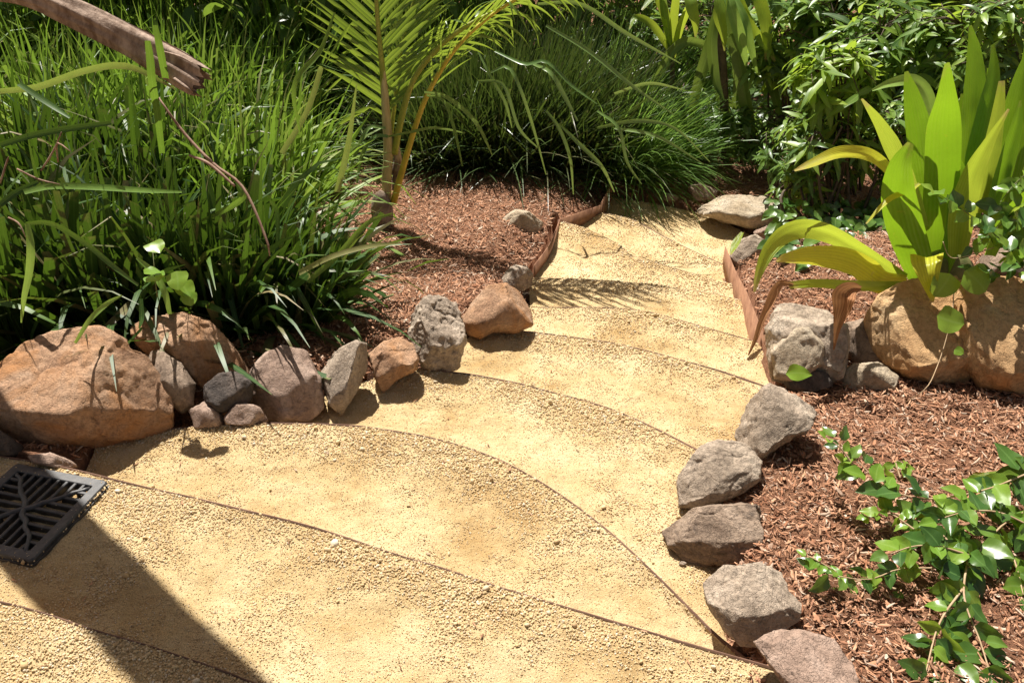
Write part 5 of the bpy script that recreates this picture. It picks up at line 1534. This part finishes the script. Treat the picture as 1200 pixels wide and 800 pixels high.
# ------------------------------------------------------------------ lily on the right, every leaf its own piece
shrub(885, 150, 5.3, 0.30, 0.2, 0.18, 50, (0.08, 0.14), [M['mango_dark']], 20, W(885, 195, -0.62)[:2], 'low shaded shrub under the hanging straps, left of the lime shrub', gS)
shrub(930, 175, 4.7, 0.22, 0.2, 0.16, 40, (0.07, 0.12), [M['mango_dark']], 30, W(930, 225, -0.55)[:2], 'small shaded shrub between the hanging straps and the flat pale rock', gS)
lily = empty('lily_plant', D(1085, 330, 2.85), 'large lily like plant with broad yellow green upright leaves behind the ochre boulders', 'plant')
LL = [
    ([(1078, 345, 2.84, 14), (1077, 318, 2.84, 36), (1062, 270, 2.80, 46), (1053, 230, 2.75, 44), (1055, 195, 2.71, 30), (1067, 168, 2.69, 9)], 'lily_bright', -10, 'front lily leaf, cut at the top'),
    ([(1098, 330, 2.9, 30), (1100, 270, 2.92, 42), (1104, 205, 2.9, 44), (1106, 150, 2.86, 43), (1109, 110, 2.8, 24), (1110, 74, 2.76, 6)], 'lily_bright', 12, None),
    ([(1090, 250, 2.95, 20), (1082, 195, 2.98, 30), (1076, 150, 3.0, 32), (1068, 110, 3.02, 20), (1062, 84, 3.04, 5)], 'lily_bright', -16, None),
    ([(1135, 250, 3.0, 20), (1137, 180, 3.04, 26), (1142, 110, 3.1, 29), (1142, 65, 3.14, 20), (1137, 30, 3.17, 4)], 'lily', 25, None),
    ([(1140, 260, 2.95, 18), (1142, 200, 2.98, 28), (1155, 140, 3.02, 28), (1164, 90, 3.06, 17), (1164, 52, 3.1, 3)], 'lily', -18, None),
    ([(1160, 280, 2.95, 18), (1172, 210, 3.0, 30), (1187, 140, 3.04, 30), (1198, 90, 3.07, 20), (1210, 50, 3.1, 4)], 'lily', 10, None),
    ([(1150, 250, 2.9, 16), (1160, 190, 2.92, 24), (1170, 130, 2.95, 16), (1174, 95, 2.97, 8)], 'lily_half', 20, None),
    ([(1180, 290, 2.9, 18), (1195, 220, 2.92, 30), (1210, 160, 2.95, 30), (1225, 90, 2.98, 10)], 'lily', -10, None),
    ([(1122, 300, 2.8, 22), (1128, 250, 2.78, 34), (1140, 205, 2.76, 28), (1160, 165, 2.74, 14), (1182, 128, 2.72, 3)], 'lily_half', 15, None),
    ([(1082, 265, 2.9, 16), (1065, 215, 2.9, 24), (1045, 170, 2.9, 26), (1028, 140, 2.9, 16), (1010, 116, 2.9, 3)], 'lily_half', -35, 'olive leaf leaning left'),
    ([(1066, 250, 2.85, 8), (1046, 205, 2.82, 14), (1020, 182, 2.78, 18), (985, 178, 2.72, 18), (950, 192, 2.68, 12), (931, 200, 2.66, 3)], 'lily_yellow', 30, 'pale leaf arching to the left'),
    ([(1100, 190, 3.05, 10), (1090, 120, 3.1, 16), (1072, 95, 3.12, 17), (1045, 97, 3.12, 12), (1022, 106, 3.1, 3)], 'blade_bright', 20, None),
    ([(1066, 330, 2.78, 20), (1035, 330, 2.72, 36), (1000, 308, 2.62, 36), (960, 300, 2.52, 30), (925, 302, 2.46, 16), (910, 306, 2.44, 4)], 'lily_yellow', 25, 'yellow leaf lying over the mulch'),
    ([(1060, 325, 2.8, 12), (1010, 295, 2.72, 20), (965, 272, 2.6, 26), (930, 270, 2.52, 27), (905, 288, 2.45, 22), (890, 318, 2.4, 12), (884, 342, 2.38, 3)], 'lily_half', -20, 'long leaf drooping towards the steel plate'),
    ([(1064, 335, 2.78, 12), (1010, 335, 2.62, 14), (960, 332, 2.5, 12), (925, 334, 2.42, 10)], 'lily_half', 10, None),
    ([(1086, 297, 2.60, 40), (1086, 306, 2.54, 38), (1088, 322, 2.5, 27), (1091, 340, 2.49, 14), (1093, 354, 2.49, 3)], 'lily_yellow', 0, 'folded yellow leaf tip hanging over the boulder'),
    ([(1078, 215, 2.8, 4), (1066, 222, 2.78, 8), (1040, 235, 2.72, 8), (1015, 262, 2.66, 2)], 'lily_yellow', 30, None),
    ([(1100, 330, 2.85, 18), (1118, 275, 2.86, 26), (1125, 215, 2.9, 26), (1120, 180, 2.92, 6)], 'lily', -25, None),
    ([(1150, 290, 2.86, 14), (1165, 240, 2.88, 20), (1180, 190, 2.9, 22), (1192, 145, 2.92, 14), (1196, 118, 2.94, 3)], 'lily', 20, None),
    ([(1130, 280, 3.02, 12), (1148, 220, 3.05, 18), (1158, 165, 3.08, 19), (1160, 110, 3.12, 12), (1158, 80, 3.14, 3)], 'lily', -22, None),
    ([(1175, 260, 3.05, 12), (1188, 200, 3.08, 20), (1200, 120, 3.12, 22), (1206, 60, 3.15, 14), (1210, 20, 3.2, 4)], 'lily', 5, None),
    ([(1120, 260, 3.1, 12), (1122, 200, 3.12, 18), (1126, 150, 3.15, 18), (1128, 110, 3.18, 5)], 'lily', -30, None),
    ([(1160, 300, 2.8, 14), (1178, 262, 2.78, 22), (1205, 232, 2.74, 22), (1240, 220, 2.7, 10)], 'lily_bright', 25, None),
    ([(870, 272, 3.05, 4), (862, 285, 3.0, 10), (856, 298, 2.95, 3)], 'lily_half', 10, None),
]
for k, (pts, mt, tw, lab) in enumerate(LL):
    o = ribbon('leaf', pts, M[mt], lily, nseg=28, nac=8, twist=tw, fold=0.28, ripple=0.09, seed=k, wmul=0.88)
    if lab: o['label'] = lab
for k, (pts, lab) in enumerate([([(930, 334, 2.43, 4), (915, 332, 2.4, 10), (905, 348, 2.38, 14), (893, 375, 2.36, 10), (885, 398, 2.34, 6), (877, 416, 2.33, 2)], 'withered brown leaf end hanging at the steel plate'),
                              ([(1010, 338, 2.44, 6), (1000, 338, 2.42, 20), (990, 345, 2.4, 34), (986, 362, 2.39, 26), (981, 385, 2.38, 10), (977, 410, 2.37, 2)], 'withered pink brown leaf end hanging before the shaded rock')]):
    o = ribbon('leaf', pts, M['dead_leaf'], lily, nseg=22, nac=8, twist=(0, 25, -10), fold=0.75, ripple=0.25, seed=40 + k)
    o['label'] = lab
V, F = ico(3)
link('bulb_base', mesh_np('bulb_base', V * np.array([0.11, 0.08, 0.10]) * (1 + 0.15 * fbm(V * 2, 3))[:, None] + D(1105, 320, 2.9), F), lily, M['stem_green'])

# ------------------------------------------------------------------ creepers
def creeper(root, lines, zo, sp, Ls, mats, nparts, kind='ovate', stem='stem_tan', r=0.003, jit=0.012, up=1.0, smat=None):
    P, Dr, Nr, S = [], [], [], []
    for ln in lines:
        pts = np.array([D(*q) for q in ln])
        n = 26
        Q = resample(pts, n)
        tube('stem', Q[::3], np.linspace(r, r * 0.45, len(Q[::3])), M[stem], root, 6, 24)
        T = norm(np.gradient(Q, axis=0))
        L = np.linalg.norm(np.diff(Q, axis=0), axis=1).sum()
        m = max(3, int(L / sp))
        for k in range(m):
            f = (k + rng.random() * 0.6) / m
            i = min(int(f * (n - 1)), n - 1)
            for sgn in (1, -1):
                if rng.random() < 0.12: continue
                side = norm(np.cross(T[i], [0, 0, 1]) + 1e-6)
                d = norm(side * sgn * rng.uniform(0.5, 1) + T[i] * rng.uniform(0.0, 0.7) + np.array([0, 0, rng.uniform(-0.5, 0.35)]))
                nn = np.array([0, -0.6, 0.8]) * up + rng.normal(0, 0.42, 3)
                P.append(Q[i] + rng.normal(0, jit, 3) * 0.5); Dr.append(d); Nr.append(nn); S.append(rng.uniform(*Ls) * (1 - 0.3 * f))
        P.append(Q[-1]); Dr.append(T[-1]); Nr.append(np.array([0, -0.2, 1.0])); S.append(Ls[0] * 0.9)
    leaves(root, P, Dr, Nr, S, kind, mats, nparts)
cr = empty('creeping_shrub', W(1160, 800, -0.05), 'glossy creeping shrub with ovate leaves sprawling over the mulch at the lower right', 'shrub')
def gl(px, py, h):
    p = W(px, py, -0.12 + h)
    return (px, py, p[1])
creeper(cr, [
    [gl(1215, 550, .16), gl(1150, 575, .16), gl(1080, 584, .17), gl(1040, 572, .18), gl(1010, 545, .2), gl(978, 512, .22)],
    [gl(1230, 585, .12), gl(1175, 615, .12), gl(1130, 660, .14), gl(1060, 665, .14), gl(1000, 682, .15), gl(955, 665, .15)],
    [gl(1135, 648, .14), gl(1130, 700, .14), gl(1150, 755, .12), gl(1172, 830, .1)],
    [gl(1128, 690, .14), gl(1100, 732, .13), gl(1082, 800, .12)],
    [gl(1125, 655, .13), gl(1100, 622, .14), gl(1060, 605, .15), gl(1030, 600, .15)],
    [gl(1120, 700, .08), gl(1080, 722, .07), gl(1040, 735, .06), gl(1000, 725, .06)],
    [gl(1150, 760, .1), gl(1110, 780, .1), gl(1060, 778, .08)],
    [gl(1175, 620, .1), gl(1190, 660, .1), gl(1200, 700, .1)],
    [gl(1215, 620, .16), gl(1170, 600, .18), gl(1130, 600, .18), gl(1095, 610, .18)],
    [gl(1135, 650, .16), gl(1100, 640, .18), gl(1070, 640, .18), gl(1040, 650, .17)],
], 0, 0.030, (0.052, 0.094), [M['creeper'], M['creeper'], M['creeper'], M['creeper_young']], 290)
cy = empty('creeping_shrub', W(1040, 620, -0.08), 'pale young shoots of the creeper standing over the mulch', 'shrub')
creeper(cy, [[gl(1000, 545, .2), gl(985, 525, .23), gl(968, 512, .25)], [gl(1085, 630, .14), gl(1040, 600, .15), gl(1015, 605, .14)], [gl(1050, 690, .1), gl(1010, 680, .1), gl(985, 690, .08)], [gl(980, 670, .15), gl(955, 655, .17), gl(945, 650, .17)], [gl(1055, 560, .04), gl(1050, 540, .06), gl(1062, 545, .05)]], 0, 0.03, (0.03, 0.045), [M['creeper_young']], 60)
cv = empty('climbing_vine', D(1150, 320, 2.75), 'thin leafy vine climbing through the lily at the right edge', 'vine')
creeper(cv, [
    [(1215, 300, 2.55), (1180, 285, 2.56), (1150, 262, 2.58), (1120, 240, 2.6), (1095, 225, 2.62)],
    [(1215, 230, 2.6), (1190, 250, 2.6), (1165, 270, 2.6), (1140, 290, 2.6)],
    [(1220, 270, 2.5), (1190, 300, 2.5), (1165, 320, 2.5), (1140, 315, 2.5)],
    [(1220, 190, 2.7), (1190, 215, 2.7), (1170, 240, 2.65)],
    [(1215, 330, 2.45), (1195, 310, 2.45), (1180, 290, 2.48)],
], 0, 0.03, (0.06, 0.10), [M['creeper'], M['creeper'], M['creeper_young']], 140, stem='stem_green', r=0.0025)
tube('tendril', [D(1105, 283, 2.6), D(1112, 300, 2.58), D(1125, 302, 2.56), D(1150, 295, 2.55), D(1165, 290, 2.55)], [.0015] * 5, M['stem_tan'], cv, 5)
tube('tendril', [D(1118, 340, 2.48), D(1116, 365, 2.4), D(1108, 400, 2.33), D(1098, 430, 2.25), D(1085, 455, 2.15), W(1060, 472, -0.1)], [.0016] * 6, M['stem_tan'], cv, 5)
P = np.array([D(1130, 318, 2.48), D(1098, 370, 2.36), D(1118, 410, 2.28), D(1112, 320, 2.5)])
leaves(cv, P, np.array([[0.7, -0.4, -0.5], [0.8, -0.3, -0.1], [0.6, -0.5, 0], [-0.4, -0.4, -0.8]]), np.array([[0, -0.8, 0.6]] * 4), [0.1, 0.085, 0.03, 0.09], 'heart', [M['creeper_young']], 4)
cg = empty('ground_creeper', W(935, 300, -0.4), 'dark leaved ground creeper at the foot of the far shrubs, beside the lily', 'plant')
P, Dr, Nr, S = [], [], [], []
for k in range(460):
    px, py = rng.uniform(905, 1075), rng.uniform(232, 330)
    if py > 300 + (px - 905) * 0.2: continue
    q = W(px, py, -0.32 + 0.12 * rng.random())
    P.append(q); Dr.append([rng.normal(), -0.6 + 0.4 * rng.normal(), -0.2]); Nr.append([0.3 * rng.normal(), -0.3, 1]); S.append(rng.uniform(0.05, 0.10))
leaves(cg, P, Dr, Nr, S, 'ovate', [M['creeper'], M['mango_dark']], 110)
lp = empty('fallen_leaf', W(937, 438, -0.15), 'grey green leaf lying on the small blackish stone', 'leaf')
leaves(lp, [D(921, 438, 2.23)], [[1, -0.1, 0.05]], [[0, -0.6, 0.8]], [0.085], 'ovate', [M['creeper_young']], 1)
sr = empty('broad_leaf', D(1230, 680, 1.6), 'bright green strap leaves reaching in from the lower right edge', 'plant')
for k, pts in enumerate(([(1260, 660, 1.5, 10), (1225, 680, 1.48, 24), (1190, 700, 1.47, 26), (1170, 712, 1.46, 14), (1157, 722, 1.45, 3)], [(1260, 690, 1.55, 10), (1220, 672, 1.55, 16), (1190, 678, 1.56, 12), (1172, 676, 1.57, 3)], [(1250, 560, 1.75, 8), (1205, 548, 1.76, 18), (1170, 556, 1.78, 14), (1140, 556, 1.8, 6)])):
    ribbon('leaf', pts, M['lily_half'] if k == 2 else M['lily'], sr, nac=6, nseg=18, twist=20, fold=0.35, ripple=0.05 if k < 2 else 0.5, seed=70 + k)

# ------------------------------------------------------------------ unseen leaning trunk, added to throw the shade across the drain
dl = np.array([0.76, -0.65, 0.0]); dl /= np.linalg.norm(dl)
A0 = np.array([-1.11, 1.47, 0.0])
p0 = A0 - dl * 2.2
p1 = A0 + dl * 0.64 + SUN * 3.0
p2 = A0 + dl * 1.6 + SUN * 3.9
lt = empty('shadow_caster_trunk', p0, 'unseen leaning trunk added outside the left edge to throw the diagonal shadow', 'shadow caster')
tube('trunk', [p0 - [0, 0, 0.05], p0 * 0.65 + p1 * 0.35, p0 * 0.3 + p1 * 0.7, p1, p2], [0.13, 0.115, 0.11, 0.11, 0.108], M['trunk'], lt, 16, 60, rough=0.05)

# small litter on the sand: crumbs of bark and dry bits
n = 170
Q = []
for i in range(1, 8):
    G, V = tread_grids[i]
    P, v = sample_grid(G, V, 30)
    Q.append(P)
Q = np.vstack(Q)
Q = Q[in_view(Q, 0) & ~on_grate(Q)]
Q[:, 2] += 0.004
n = len(Q)
L = rng.uniform(0.006, 0.018, n)
scatter('bark_crumbs', Q, np.c_[rng.normal(0, 0.15, n), rng.normal(0, 0.15, n), rng.uniform(0, 6.28, n)], np.c_[L, L, L], [proto_chip(k + 20) for k in range(5)], M['bark'])

# grit caught on the grate
n = 260
a_, b_ = rng.uniform(-1, 1, (2, n))
m_ = np.maximum(np.abs(a_), np.abs(b_)) > 0.45 + 0.4 * rng.random(n)
a_, b_ = a_[m_] * (hs - 0.004), b_[m_] * (hs - 0.004)
n = len(a_)
P = gc[None] * [1, 1, 0] + a_[:, None] * ex3 + b_[:, None] * ey3 + np.array([0, 0, GZ])
s_g = rng.uniform(0.0015, 0.004, n)
P[:, 2] += np.where((np.abs(a_) < hs - fw) & (np.abs(b_) < hs - fw), -0.003, 0.0)
scatter('grit_on_grate', P, rng.uniform(0, 6.28, (n, 3)), s_g[:, None] * rng.uniform(0.7, 1.3, (n, 3)), [proto_pebble(40 + k) for k in range(3)], M['pebble'])
